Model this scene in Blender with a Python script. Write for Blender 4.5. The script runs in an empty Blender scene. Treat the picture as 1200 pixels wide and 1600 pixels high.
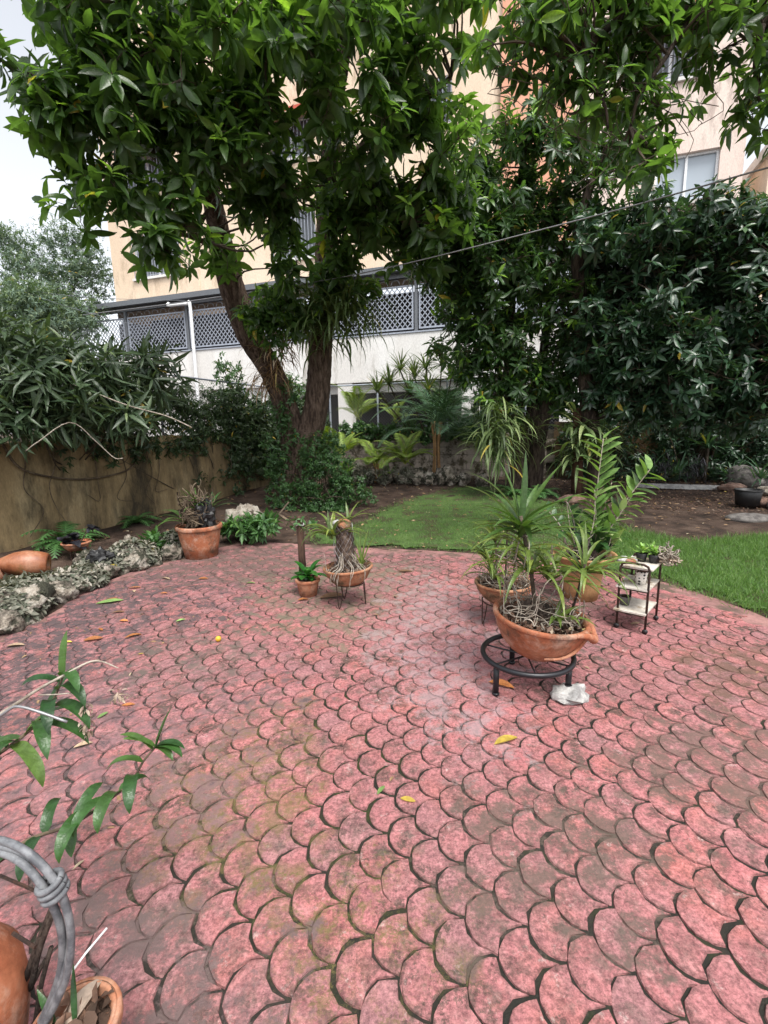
import bpy, math, random
import numpy as np
from mathutils import Vector, Matrix
PI = math.pi
random.seed(7); rng = np.random.default_rng(7)
S = bpy.context.scene
COL = S.collection

# ------------------------------------------------------------------ camera
CAM_H = 1.5; FPX = 745.3; PITCH = math.radians(10.30); ROLL = math.radians(-1.043)
cd = bpy.data.cameras.new('camera'); cam = bpy.data.objects.new('camera', cd); COL.objects.link(cam)
cd.sensor_fit = 'VERTICAL'; cd.sensor_height = 24.0; cd.lens = FPX / 1600 * 24.0
cd.clip_start = 0.02; cd.clip_end = 800
cam.matrix_world = Matrix.Translation((0, 0, CAM_H)) @ Matrix.Rotation(PI/2 - PITCH, 4, 'X') @ Matrix.Rotation(ROLL, 4, 'Z')
S.camera = cam
# ------------------------------------------------------------------ sky, sun, exposure
SUN_EL = math.radians(62); SUN_AZ = math.radians(158)      # azimuth clockwise from +Y (behind the viewer, to the right)
w = bpy.data.worlds.new('World'); S.world = w; w.use_nodes = True
nt = w.node_tree; nt.nodes.clear()
sky = nt.nodes.new('ShaderNodeTexSky'); sky.sky_type = 'NISHITA'; sky.sun_disc = False
sky.sun_elevation = SUN_EL; sky.sun_rotation = SUN_AZ; sky.air_density = 1.0; sky.dust_density = 3.0; sky.ozone_density = 1.0
hs = nt.nodes.new('ShaderNodeHueSaturation'); hs.inputs['Saturation'].default_value = 0.22; hs.inputs['Value'].default_value = 1.0
bgn = nt.nodes.new('ShaderNodeBackground'); bgn.inputs['Strength'].default_value = 0.13
out = nt.nodes.new('ShaderNodeOutputWorld')
nt.links.new(sky.outputs[0], hs.inputs['Color']); nt.links.new(hs.outputs[0], bgn.inputs['Color']); nt.links.new(bgn.outputs[0], out.inputs[0])
sl = bpy.data.lights.new('sun', 'SUN'); sun = bpy.data.objects.new('sun', sl); COL.objects.link(sun)
sl.energy = 1.5; sl.angle = math.radians(22); sl.color = (1.0, 0.96, 0.9)
sd = Vector((math.sin(SUN_AZ)*math.cos(SUN_EL), math.cos(SUN_AZ)*math.cos(SUN_EL), math.sin(SUN_EL)))
sun.rotation_euler = sd.to_track_quat('Z', 'Y').to_euler(); sun.location = sd * 50
S.view_settings.view_transform = 'Standard'; S.view_settings.look = 'None'
S.view_settings.exposure = 1.35; S.view_settings.gamma = 1.0; S.view_settings.use_curve_mapping = False

# ------------------------------------------------------------------ survey helpers
def ray(px, py):
    x = (px-600)/FPX; y = -(py-800)/FPX
    c, s = math.cos(ROLL), math.sin(ROLL); x, y = c*x-s*y, s*x+c*y
    c, s = math.cos(PITCH), math.sin(PITCH)
    return np.array([x, c+y*s, -s+y*c])
def at(px, py, Y):                       # a surveyed point at distance Y
    d = ray(px, py); return np.array([0, 0, CAM_H]) + d*(Y/d[1])
def gr(px, py, z=0.0):                   # a surveyed point at height z
    d = ray(px, py); return np.array([0, 0, CAM_H]) + d*((z-CAM_H)/d[2])
E1 = np.array([.945, -.327, 0]); E1 /= np.linalg.norm(E1); E2 = np.array([-E1[1], E1[0], 0]); GROT = math.atan2(E1[1], E1[0])
def W(a, b, z=0.0): return a*E1 + b*E2 + np.array([0, 0, z])      # garden axes: a along the back wall, b away from it

# ------------------------------------------------------------------ mesh helpers
def nrm(v):
    v = np.asarray(v, float); return v/(np.linalg.norm(v)+1e-12)
class MB:
    def __init__(s): s.v = []; s.f = []; s.t = []
    def add(s, vs, fs, tint=0.0):
        o = len(s.v); s.v.extend([tuple(map(float, p)) for p in vs]); s.f.extend([tuple(i+o for i in q) for q in fs]); s.t.extend([tint]*len(vs)); return s
    def box(s, c, d, rz=0.0, M=None, bev=0.0):
        hx, hy, hz = d[0]/2, d[1]/2, d[2]/2
        vs = [(x, y, z) for z in (-hz, hz) for x, y in ((-hx,-hy),(hx,-hy),(hx,hy),(-hx,hy))]
        fs = [(3,2,1,0),(4,5,6,7),(0,1,5,4),(1,2,6,5),(2,3,7,6),(3,0,4,7)]
        cr_, sr = math.cos(rz), math.sin(rz)
        r = []
        for x, y, z in vs:
            x, y = cr_*x-sr*y, sr*x+cr_*y
            r.append((c[0]+x, c[1]+y, c[2]+z))
        return s.add(r, fs)
    def tube(s, pts, rad, n=8, cap=True, tint=0.0, wob=0.0):
        P = np.asarray(pts, float); m = len(P)
        R = np.full(m, rad, float) if np.isscalar(rad) else np.asarray(rad, float)
        T = np.gradient(P, axis=0); T /= (np.linalg.norm(T, axis=1)[:, None]+1e-12)
        ref = np.array([0, 0, 1.0]) if abs(T[0][2]) < .9 else np.array([1.0, 0, 0])
        u = nrm(np.cross(T[0], ref)); vs = []
        an = np.arange(n)*2*PI/n
        for i in range(m):
            u = nrm(u - T[i]*np.dot(u, T[i])); v = np.cross(T[i], u)
            rr = R[i]*(1+wob*rng.uniform(-1, 1, n)) if wob else np.full(n, R[i])
            vs.extend(P[i] + (np.cos(an)*rr)[:, None]*u + (np.sin(an)*rr)[:, None]*v)
        fs = [(i*n+k, i*n+(k+1) % n, (i+1)*n+(k+1) % n, (i+1)*n+k) for i in range(m-1) for k in range(n)]
        if cap: fs += [tuple(range(n-1, -1, -1)), tuple((m-1)*n+k for k in range(n))]
        return s.add(vs, fs, tint)
    def lathe(s, prof, n=32, c=(0, 0, 0), wob=0.0, cap=True):
        vs = []; ph = random.uniform(0, 6)
        for r, z in prof:
            for k in range(n):
                a = 2*PI*k/n; rr = r*(1+wob*math.sin(3*a+ph+z*5))
                vs.append((c[0]+rr*math.cos(a), c[1]+rr*math.sin(a), c[2]+z))
        fs = [(i*n+k, i*n+(k+1) % n, (i+1)*n+(k+1) % n, (i+1)*n+k) for i in range(len(prof)-1) for k in range(n)]
        if cap: fs += [tuple(range(n-1, -1, -1)), tuple((len(prof)-1)*n+k for k in range(n))]
        return s.add(vs, fs)
    def strap(s, base, az, el, L, Wd, droop=1.0, nseg=6, fold=.25, tip=1.0, tint=None, twist=0.0, shape='strap'):
        p = np.array(base, float); e = el; h = np.array([math.cos(az), math.sin(az), 0]); side = np.array([-math.sin(az), math.cos(az), 0])
        rows = []; st = L/nseg
        for i in range(nseg+1):
            t = i/nseg
            d = h*math.cos(e) + np.array([0, 0, 1])*math.sin(e); up = -h*math.sin(e) + np.array([0, 0, 1])*math.cos(e)
            if shape == 'strap': wd = Wd*.5*min(1, .55+t*2)*(1-max(0, (t-.45)/.55)**1.7*tip)
            elif shape == 'lance': wd = Wd*.5*(max(.06, math.sin(PI*min(1, t*.97+.03))**.8))
            elif shape == 'oblong': wd = Wd*.5*min(1, .25+(t/.16)**.7*.75)*(1-max(0, (t-.55)/.45)**2.2)
            else: wd = Wd*.5*max(.08, math.sin(PI*t**.75)**.7)
            if i == nseg: wd = max(wd*.15, .0006)
            sd2 = side*math.cos(twist*t)+up*math.sin(twist*t)
            rows.append((p+sd2*wd+up*wd*fold, p.copy(), p-sd2*wd+up*wd*fold))
            p = p + d*st; e -= droop/nseg*(.5+t)
        vs = [q for r in rows for q in r]; fs = []
        for i in range(nseg):
            a = i*3; fs += [(a, a+1, a+4, a+3), (a+1, a+2, a+5, a+4)]
        return s.add(vs, fs, random.random() if tint is None else tint)
    def mesh(s, name):
        me = bpy.data.meshes.new(name); me.from_pydata(s.v, [], s.f)
        at_ = me.attributes.new('tint', 'FLOAT', 'POINT'); at_.data.foreach_set('value', np.array(s.t, np.float32)); return me
    def build(s, name, mat, parent=None, smooth=False, loc=None):
        me = s.mesh(name); me.materials.append(mat)
        if smooth: me.polygons.foreach_set('use_smooth', np.ones(len(me.polygons), bool))
        return link(name, me, parent, loc)
def link(name, me, parent=None, loc=None):
    o = bpy.data.objects.new(name, me); COL.objects.link(o)
    if parent: o.parent = parent
    if loc is not None: o.location = tuple(loc)
    return o
def tag(o, label=None, cat=None, group=None, kind=None):
    if label: o['label'] = label
    if cat: o['category'] = cat
    if group: o['group'] = group
    if kind: o['kind'] = kind
    return o
def thing(name, label, cat, loc=(0, 0, 0), rz=0.0, group=None):
    o = bpy.data.objects.new(name, None); COL.objects.link(o); o.empty_display_size = .1
    o.location = tuple(loc); o.rotation_euler = (0, 0, rz); return tag(o, label, cat, group)
def crv(pts, n=24):
    "Catmull-Rom through points of any dimension"
    P = np.array(pts, float); m = len(P)
    if m < 3: return np.array([P[0]+(P[-1]-P[0])*t for t in np.linspace(0, 1, n)])
    Q = np.vstack([2*P[0]-P[1], P, 2*P[-1]-P[-2]]); r = []
    for t in np.linspace(0, m-1, n):
        i = min(int(t), m-2); u = t-i; a, b, c, d = Q[i:i+4]
        r.append(.5*(2*b+(c-a)*u+(2*a-5*b+4*c-d)*u*u+(3*b-a-3*c+d)*u**3))
    return np.array(r)
def pip(x, y, poly):
    c = False; n = len(poly)
    for i in range(n):
        x1, y1 = poly[i]; x2, y2 = poly[(i+1) % n]
        if (y1 > y) != (y2 > y) and x < (x2-x1)*(y-y1)/(y2-y1)+x1: c = not c
    return c
def pip_np(x, y, poly):
    c = np.zeros(len(x), bool); n = len(poly)
    for i in range(n):
        x1, y1 = poly[i]; x2, y2 = poly[(i+1) % n]
        if y1 == y2: continue
        c ^= ((y1 > y) != (y2 > y)) & (x < (x2-x1)*(y-y1)/(y2-y1)+x1)
    return c

# ------------------------------------------------------------------ materials
def newmat(name):
    m = bpy.data.materials.new(name); m.use_nodes = True; n = m.node_tree; n.nodes.clear()
    o = n.nodes.new('ShaderNodeOutputMaterial'); b = n.nodes.new('ShaderNodeBsdfPrincipled'); n.links.new(b.outputs[0], o.inputs[0]); return m, n, b, o
def noise(n, vec, scale, detail=4, rough=.6, dim='3D'):
    x = n.nodes.new('ShaderNodeTexNoise'); x.inputs['Scale'].default_value = scale; x.inputs['Detail'].default_value = detail; x.inputs['Roughness'].default_value = rough
    n.links.new(vec, x.inputs['Vector']); mr = n.nodes.new('ShaderNodeMapRange'); mr.clamp = True
    for k_, v_ in ((1, .28), (2, .72), (3, 0.0), (4, 1.0)): mr.inputs[k_].default_value = v_
    n.links.new(x.outputs['Fac'], mr.inputs[0]); return mr.outputs[0]
def ramp(n, fac, stops):
    r = n.nodes.new('ShaderNodeValToRGB'); n.links.new(fac, r.inputs['Fac']); e = r.color_ramp.elements
    while len(e) < len(stops): e.new(.5)
    for q, (p, c) in zip(e, stops): q.position = p; q.color = (c if len(c) == 4 else (*c, 1)) if not np.isscalar(c) else (c, c, c, 1)
    return r.outputs['Color']
def mix(n, fac, a, b, mode='MIX'):
    x = n.nodes.new('ShaderNodeMix'); x.data_type = 'RGBA'; x.blend_type = mode
    for s, v in ((x.inputs[0], fac), (x.inputs[6], a), (x.inputs[7], b)):
        if hasattr(v, 'type') and hasattr(v, 'is_linked'): n.links.new(v, s)
        elif np.isscalar(v): s.default_value = v
        else: s.default_value = (*v, 1)
    return x.outputs[2]
def mth(n, op, a, b=0.0):
    x = n.nodes.new('ShaderNodeMath'); x.operation = op
    for s, v in ((x.inputs[0], a), (x.inputs[1], b)):
        if hasattr(v, 'is_linked'): n.links.new(v, s)
        else: s.default_value = v
    return x.outputs[0]
def pos(n, mode='POS', scale=None):
    if mode == 'OBJ': v = n.nodes.new('ShaderNodeTexCoord').outputs['Object']
    else: v = n.nodes.new('ShaderNodeNewGeometry').outputs['Position']
    if scale:
        mp = n.nodes.new('ShaderNodeMapping'); mp.inputs['Scale'].default_value = scale; n.links.new(v, mp.inputs['Vector']); v = mp.outputs[0]
    return v
def bump(n, b, h, st=.4, dist=.01):
    x = n.nodes.new('ShaderNodeBump'); x.inputs['Strength'].default_value = st; x.inputs['Distance'].default_value = dist
    n.links.new(h, x.inputs['Height']); n.links.new(x.outputs[0], b.inputs['Normal'])
def rough_mat(name, c1, c2, c3=None, scale=6, rough=.8, bst=.4, bd=.01, mode='POS', stretch=None, dirt=None, dscale=3, dlo=.55, dhi=.75, fine=60, spec=.3, bloom=None, streak=None):
    m, n, b, o = newmat(name); v = pos(n, mode, stretch)
    f = noise(n, v, scale, 6, .65)
    st = [(.3, c1), (.7, c2)] if c3 is None else [(.25, c1), (.5, c2), (.78, c3)]
    c = ramp(n, f, st)
    if dirt is not None:
        k = ramp(n, noise(n, v, dscale, 7, .7), [(dlo, 0.0), (dhi, 1.0)]); c = mix(n, k, c, dirt)
    if streak is not None: c = mix(n, mth(n, 'MULTIPLY', ramp(n, noise(n, pos(n, mode, (3, 3, .3)), 1.2, 7, .7), [(.55, 0.0), (.85, 1.0)]), .5), c, streak)
    if bloom is not None: c = mix(n, mth(n, 'MULTIPLY', ramp(n, noise(n, v, 9, 6, .75), [(.5, 0.0), (.85, 1.0)]), .55), c, bloom)
    ff = noise(n, v, fine, 4, .7)
    c = mix(n, .35, c, ramp(n, ff, [(.2, .35), (.8, 1.0)]), 'MULTIPLY')
    n.links.new(c, b.inputs['Base Color']); b.inputs['Roughness'].default_value = rough; b.inputs['Specular IOR Level'].default_value = spec
    bump(n, b, mth(n, 'ADD', f, mth(n, 'MULTIPLY', ff, .5)), bst, bd); return m
def leaf_mat(name, dark, mid, young, rough=.4, trans=.25, obj=False, cut=.82, spec=.45):
    m, n, b, o = newmat(name)
    if obj: t = n.nodes.new('ShaderNodeObjectInfo').outputs['Random']
    else:
        a = n.nodes.new('ShaderNodeAttribute'); a.attribute_name = 'tint'; t = a.outputs['Fac']
    c = ramp(n, t, [(0, dark), (.55, mid), (cut, mid), (.96, young), (.995, (.36,.27,.04))] if not obj else [(0, dark), (.55, mid), (cut, mid), (1, young)])
    v = pos(n)
    c = mix(n, .5, c, ramp(n, noise(n, v, 35, 3), [(.3, .55), (.7, 1.15)]), 'MULTIPLY')
    bk = n.nodes.new('ShaderNodeNewGeometry').outputs['Backfacing']
    c = mix(n, mth(n, 'MULTIPLY', bk, .35), c, tuple(min(1, x*1.6+.02) for x in mid))
    n.links.new(c, b.inputs['Base Color']); b.inputs['Roughness'].default_value = rough; b.inputs['Specular IOR Level'].default_value = spec
    bump(n, b, noise(n, v, 90, 2), .25, .004)
    tr = n.nodes.new('ShaderNodeBsdfTranslucent'); n.links.new(mix(n, 1.0, c, (1.5, 1.6, .6), 'MULTIPLY'), tr.inputs['Color'])
    mx = n.nodes.new('ShaderNodeMixShader'); mx.inputs[0].default_value = trans
    n.links.new(b.outputs[0], mx.inputs[1]); n.links.new(tr.outputs[0], mx.inputs[2]); n.links.new(mx.outputs[0], o.inputs[0]); return m
def plain(name, c, rough=.5, metal=0.0, spec=.5):
    m, n, b, o = newmat(name); v = pos(n); c = mix(n, .4, c, ramp(n, noise(n, v, 30, 5), [(.25, .5), (.7, 1.1)]), 'MULTIPLY')
    n.links.new(c, b.inputs['Base Color']); b.inputs['Roughness'].default_value = rough; b.inputs['Metallic'].default_value = metal; b.inputs['Specular IOR Level'].default_value = spec; return m

m_dirt = rough_mat('soil', (.03,.019,.013), (.062,.038,.027), (.1,.068,.05), 3, .95, .7, .03, fine=45)
m_far = rough_mat('far_soil', (.12,.1,.08), (.22,.2,.17), None, 1, .95)
m_terra = rough_mat('terracotta', (.30,.095,.045), (.38,.135,.068), (.44,.21,.125), 5, .72, .25, .004, 'POS', dirt=(.12,.07,.045), dlo=.5, dhi=.85, dscale=6, bloom=(.5,.36,.28))
m_terra_old = rough_mat('old_terracotta', (.26,.095,.045), (.34,.15,.08), (.4,.23,.14), 6, .8, .3, .005, dirt=(.10,.075,.04), dlo=.45, dhi=.7, dscale=5)
m_ochre = rough_mat('ochre_clay', (.36,.2,.09), (.44,.27,.13), None, 6, .8, .25, .005, dirt=(.25,.16,.08), dlo=.55, dhi=.75)
m_yellow = rough_mat('yellow_stucco', (.20,.145,.075), (.29,.21,.11), (.36,.28,.16), 1.5, .9, .35, .01, stretch=(1,1,.35), dirt=(.05,.04,.025), dscale=1.9, dlo=.42, dhi=.8, streak=(.07,.055,.035))
m_block = rough_mat('concrete_block', (.2,.175,.15), (.3,.26,.22), (.36,.31,.27), 4, .95, .6, .01, dirt=(.06,.05,.03), dlo=.5, dhi=.7)
m_mort = rough_mat('mortar', (.05,.045,.035), (.09,.08,.06), None, 20, .95)
m_cream = rough_mat('cream_render', (.74,.58,.43), (.8,.65,.5), None, .8, .9, .1, .005, stretch=(1,1,.3), dirt=(.5,.38,.27), dlo=.62, dhi=.85, dscale=1.2)
m_pinkw = rough_mat('pale_pink_render', (.74,.60,.53), (.8,.68,.6), None, .8, .9, .1, .005, stretch=(1,1,.3), dirt=(.5,.4,.35), dlo=.62, dhi=.85, dscale=1.5)
m_salmon = rough_mat('salmon_render', (.72,.36,.24), (.78,.42,.29), None, 1, .9, .1, .005)
m_white = rough_mat('white_render', (.72,.70,.67), (.8,.79,.77), None, 1, .9, .15, .005, stretch=(1,1,.25), dirt=(.42,.39,.35), dlo=.6, dhi=.85, dscale=1.4)
m_paint = plain('white_paint', (.78,.79,.8), .4)
m_grille = plain('pale_grey_paint', (.33,.36,.42), .45)
m_gutter = plain('grey_gutter', (.13,.14,.155), .5)
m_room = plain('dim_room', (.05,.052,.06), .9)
m_glass, _n, _b, _o = newmat('window_glass'); _b.inputs['Base Color'].default_value = (.35,.4,.45,1); _b.inputs['Roughness'].default_value = .12
m_dkglass, _n, _b, _o = newmat('dark_glass'); _b.inputs['Base Color'].default_value = (.09,.1,.11,1); _b.inputs['Roughness'].default_value = .15
m_bark = rough_mat('ridged_bark', (.055,.036,.026), (.125,.085,.062), (.2,.145,.11), 9, .95, 1.0, .03, stretch=(2.2,2.2,.45), fine=30)
m_bark2 = rough_mat('dark_bark', (.03,.022,.018), (.07,.05,.04), (.12,.09,.07), 8, .95, .9, .02, stretch=(2,2,.5), fine=30)
m_twig = rough_mat('twig', (.05,.038,.028), (.11,.085,.06), None, 8, .9)
m_vine = rough_mat('dry_vine', (.07,.05,.035), (.16,.12,.08), None, 8, .9)
m_root = rough_mat('pale_root', (.2,.165,.13), (.42,.37,.31), None, 20, .8)
m_metal = plain('black_metal', (.012,.013,.016), .38, .2)
m_rust = rough_mat('dark_iron', (.022,.014,.011), (.06,.03,.02), None, 30, .75)
m_wire = plain('grey_wire', (.3,.3,.31), .45, .6)
m_rope = rough_mat('grey_cable', (.10,.105,.115), (.2,.205,.215), None, 25, .55, .3, .003)
m_coral = rough_mat('coral_rock', (.13,.11,.09), (.3,.26,.21), (.5,.46,.4), 6, .95, 1.0, .03, dirt=(.05,.05,.035), dscale=5, dlo=.5, dhi=.62, fine=25)
m_pale = rough_mat('pale_stone', (.26,.255,.25), (.46,.45,.43), None, 12, .85, .5, .01)
m_grey = rough_mat('grey_stone', (.1,.09,.085), (.2,.185,.17), None, 10, .9, .6, .01)
m_redst = rough_mat('reddish_stone', (.09,.06,.05), (.17,.1,.075), (.22,.15,.12), 8, .9, .6, .01)
m_marble = rough_mat('stained_marble', (.5,.46,.4), (.66,.62,.56), None, 6, .5, .1, .003, dirt=(.32,.26,.19), dlo=.55, dhi=.75, dscale=8)
m_blackp = plain('black_plastic', (.012,.012,.013), .5)
m_wood = rough_mat('old_post_wood', (.045,.026,.018), (.1,.058,.04), None, 10, .9, .6, .01, stretch=(2,2,.3))
m_litter = leaf_mat('leaf_litter', (.16,.09,.045), (.3,.19,.1), (.42,.36,.26), .8, .05)
m_mulch = leaf_mat('bark_chips', (.05,.03,.02), (.16,.09,.06), (.34,.27,.21), .9, .0)
L_main = leaf_mat('sapote_leaf', (.035,.072,.024), (.075,.145,.038), (.32,.52,.07), .3, .55, cut=.86, spec=.6)
L_mid = leaf_mat('mid_tree_leaf', (.026,.06,.023), (.056,.12,.035), (.25,.45,.05), .32, .36, cut=.86, spec=.6)
L_dark = leaf_mat('dark_tree_leaf', (.018,.044,.026), (.04,.088,.042), (.08,.16,.05), .3, .22, cut=.9, spec=.6)
L_far = leaf_mat('hazed_far_leaf', (.06,.10,.075), (.12,.18,.12), (.22,.28,.16), .7, .2, cut=.7)  # leaf colours paled so the distance haze is painted in
L_hedge = leaf_mat('hedge_leaf', (.024,.046,.022), (.055,.09,.042), (.15,.2,.09), .4, .2)
L_vine = leaf_mat('creeper_leaf', (.016,.034,.014), (.037,.07,.022), (.12,.18,.04), .5, .2)
L_bush = leaf_mat('boxy_bush_leaf', (.026,.065,.022), (.06,.135,.04), (.13,.24,.06), .4, .2)
L_palm = leaf_mat('palm_leaf', (.025,.065,.035), (.06,.13,.065), (.13,.22,.09), .4, .2)
L_ypalm = leaf_mat('yellow_palm_leaf', (.07,.12,.02), (.16,.24,.035), (.36,.38,.06), .45, .3)
L_stag = leaf_mat('staghorn_leaf', (.06,.095,.035), (.14,.2,.075), (.28,.34,.14), .5, .2)
L_strap = leaf_mat('strap_leaf', (.04,.07,.022), (.09,.135,.04), (.17,.21,.07), .5, .2)
L_orch = leaf_mat('orchid_leaf', (.055,.095,.02), (.115,.17,.034), (.2,.25,.055), .38, .2, obj=True)
L_orchd = leaf_mat('dark_orchid_leaf', (.03,.07,.018), (.06,.12,.026), (.1,.17,.035), .36, .2, obj=True)
L_dend = leaf_mat('dendrobium_leaf', (.018,.055,.016), (.036,.095,.022), (.10,.17,.04), .38, .2, obj=True)
L_zz = leaf_mat('glossy_leaflet', (.09,.17,.045), (.17,.29,.08), (.38,.47,.2), .35, .22, obj=True)
L_glossy = leaf_mat('glossy_round_leaf', (.015,.075,.012), (.03,.13,.02), (.07,.2,.04), .2, .15, obj=True)
L_fit = leaf_mat('silver_ground_leaf', (.05,.062,.038), (.15,.15,.115), (.34,.31,.26), .6, .1)
L_green = leaf_mat('soft_green_leaf', (.03,.085,.024), (.055,.14,.035), (.11,.22,.05), .5, .2)
L_purp = leaf_mat('dark_purple_leaf', (.008,.009,.012), (.018,.018,.024), (.04,.035,.05), .4, .05)
L_grass = leaf_mat('lawn_blade', (.05,.11,.022), (.105,.205,.045), (.25,.33,.12), .55, .3, cut=.8)
L_succ = leaf_mat('succulent_leaf', (.12,.24,.04), (.2,.36,.07), (.4,.5,.15), .45, .2)
L_dry = leaf_mat('dry_flower', (.2,.14,.1), (.36,.28,.22), (.5,.43,.37), .8, .1)

# ------------------------------------------------------------------ vectorised leaf scatter
def leaf_mesh(name, P, D, N, L, Wd, tint, mat, parent=None, bend=.25, fold=.18, rows=((.3,.85),(.66,.8)), kind=None):
    P = np.asarray(P, float); n = len(P)
    if n == 0: return None
    D = np.asarray(D, float); D = D/(np.linalg.norm(D, axis=1)[:, None]+1e-9)
    N = np.asarray(N, float); N = N - D*(N*D).sum(1)[:, None]; N /= (np.linalg.norm(N, axis=1)[:, None]+1e-9)
    Sd = np.cross(N, D); L = np.broadcast_to(np.asarray(L, float), n); Wd = np.broadcast_to(np.asarray(Wd, float), n)
    bnd = bend*rng.uniform(.2, 1.6, n)
    def pt(x, y, up): return P + D*(x*L)[:, None] + Sd*(y*Wd)[:, None] + N*(up*Wd - bnd*x*x*L)[:, None]
    vs = [pt(0, 0, 0)]
    for x, h in rows: vs += [pt(x, h*.5, fold), pt(x, 0, 0), pt(x, -h*.5, fold)]
    vs.append(pt(1, 0, 0)); k = len(vs); V = np.stack(vs, 1).reshape(-1, 3)
    tri = [(0, 2, 1), (0, 3, 2)]; nr = len(rows)
    for i in range(nr-1):
        a = 1+3*i; b = a+3
        tri += [(a, a+1, b+1), (a, b+1, b), (a+1, a+2, b+2), (a+1, b+2, b+1)]
    a = 1+3*(nr-1); tri += [(a, a+1, k-1), (a+1, a+2, k-1)]
    T = (np.array(tri)[None] + (np.arange(n)*k)[:, None, None]).reshape(-1, 3)
    me = bpy.data.meshes.new(name); me.vertices.add(len(V)); me.vertices.foreach_set('co', V.astype(np.float32).ravel())
    me.loops.add(T.size); me.loops.foreach_set('vertex_index', T.astype(np.int32).ravel())
    me.polygons.add(len(T)); me.polygons.foreach_set('loop_start', (np.arange(len(T))*3).astype(np.int32)); me.polygons.foreach_set('loop_total', np.full(len(T), 3, np.int32))
    me.polygons.foreach_set('use_smooth', np.ones(len(T), bool))
    me.update(calc_edges=True)
    ta = me.attributes.new('tint', 'FLOAT', 'POINT'); ta.data.foreach_set('value', np.repeat(np.asarray(tint, np.float32), k))
    me.materials.append(mat); o = link(name, me, parent)
    if kind: o['kind'] = kind
    return o
def unit(n):
    v = rng.normal(size=(n, 3)); return v/np.linalg.norm(v, axis=1)[:, None]
def whorls(C, A, k, L, spread=(.7, 1.5), young=.08, droop=.25):
    "k leaves round each centre C with axis A"
    n = len(C); A = A/np.linalg.norm(A, axis=1)[:, None]
    U = np.cross(A, unit(n)); U /= np.linalg.norm(U, axis=1)[:, None]; V = np.cross(A, U)
    az = (np.arange(k)*2.399)[None] + rng.uniform(0, 6.28, (n, 1)) + rng.uniform(-.35, .35, (n, k))
    el = np.linspace(spread[0], spread[1], k)[None] + rng.uniform(-.42, .42, (n, k))
    D = np.cos(el)[..., None]*A[:, None] + np.sin(el)[..., None]*(np.cos(az)[..., None]*U[:, None] + np.sin(az)[..., None]*V[:, None])
    D[..., 2] -= droop; Nn = np.repeat(A[:, None], k, 1) + np.array([0, 0, .35])
    P = np.repeat(C[:, None], k, 1) - A[:, None]*(np.linspace(0, .25, k)[None, :, None]*L)
    yg = rng.random(n) < young
    t = rng.uniform(0, .8, (n, k)); t[rng.random((n, k)) < .007] = 1.0; t[yg, :max(2, k//2)] = rng.uniform(.87, .96, (yg.sum(), max(2, k//2)))
    Ls = L*rng.uniform(.5, 1.22, (n, k))*np.linspace(.8, 1.08, k)[None]
    return P.reshape(-1, 3), D.reshape(-1, 3), Nn.reshape(-1, 3), Ls.ravel(), t.ravel()
def crown(tree, blobs, mat, L, wr=.34, k=8, ros=9, clr=.32, limbs=None, young=.08, droop=.25, single=0, bend=.25, spread=(.7,1.5), up=.55, rows=((.3,.85),(.66,.8)), twig=True):
    "blobs: (px, py, Y, rx px, ry px, depth m, clusters); twigs run back to the nearest limb"
    nodes = []
    for px, py, Y, rx, ry, dz, cnt in blobs:
        c = at(px, py, Y); d = unit(cnt)*(rng.random(cnt)**.42)[:, None]
        sx = rx*Y/FPX; sz = ry*Y/FPX
        nodes.append(c + d*np.array([sx, dz, sz]))
    nodes = np.vstack(nodes); nn = len(nodes)
    off = unit(nn*ros)*(rng.random(nn*ros)**.5*clr)[:, None]
    C = np.repeat(nodes, ros, 0) + off
    A = off*1.6/clr + np.array([0, 0, up]) + unit(nn*ros)*.45
    P, D, N, Ls, t = whorls(C, A, k, L, spread, young, droop)
    if single:
        sc = np.linalg.norm(P-np.array([0, 0, CAM_H]), axis=1)/Ls
        V = P-np.array([0, 0, CAM_H]); px = V[:, 0]/V[:, 1]; pz = V[:, 2]/V[:, 1]
        ok = (V[:, 1] > 0) & (abs(px) < .8) & (pz < .78)
        sc[~ok] = 1e9; pick = np.argsort(sc)[:single]; mk = np.zeros(len(P), bool); mk[pick] = True
    else: mk = np.zeros(len(P), bool)
    cr_ = leaf_mesh('crown', P[~mk], D[~mk], N[~mk], Ls[~mk], Ls[~mk]*wr, t[~mk], mat, tree, bend, rows=rows)
    cr_['kind'] = 'stuff'
    if single: single_leaves(P[mk], D[mk], N[mk], Ls[mk], wr, t[mk], mat, cr_, bend)
    if twig:
        tw = MB()
        if limbs is not None:
            LP = np.vstack(limbs)
            for nd in nodes:
                dist = np.linalg.norm(LP-nd, axis=1) + .35*np.maximum(0, LP[:, 2]-nd[2]); j = int(np.argmin(dist)); a = LP[j]
                if dist[j] > 5: continue
                mid = (a+nd)/2 + rng.normal(size=3)*.12*dist[j]**.5 + np.array([0, 0, .08*dist[j]])
                tw.tube(crv([a, mid, nd], 7), np.linspace(.012+.008*dist[j], .007, 7), 5, cap=False)
        for i in range(nn):
            for j in range(ros):
                q = C[i*ros+j]; mdl = (nodes[i]+q)/2 + rng.normal(size=3)*.03
                tw.tube([nodes[i], mdl, q], [.006, .005, .003], 3, cap=False)
        tw.build('branches', m_twig, tree)
    return nodes
LEAFLIB = {}
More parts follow.
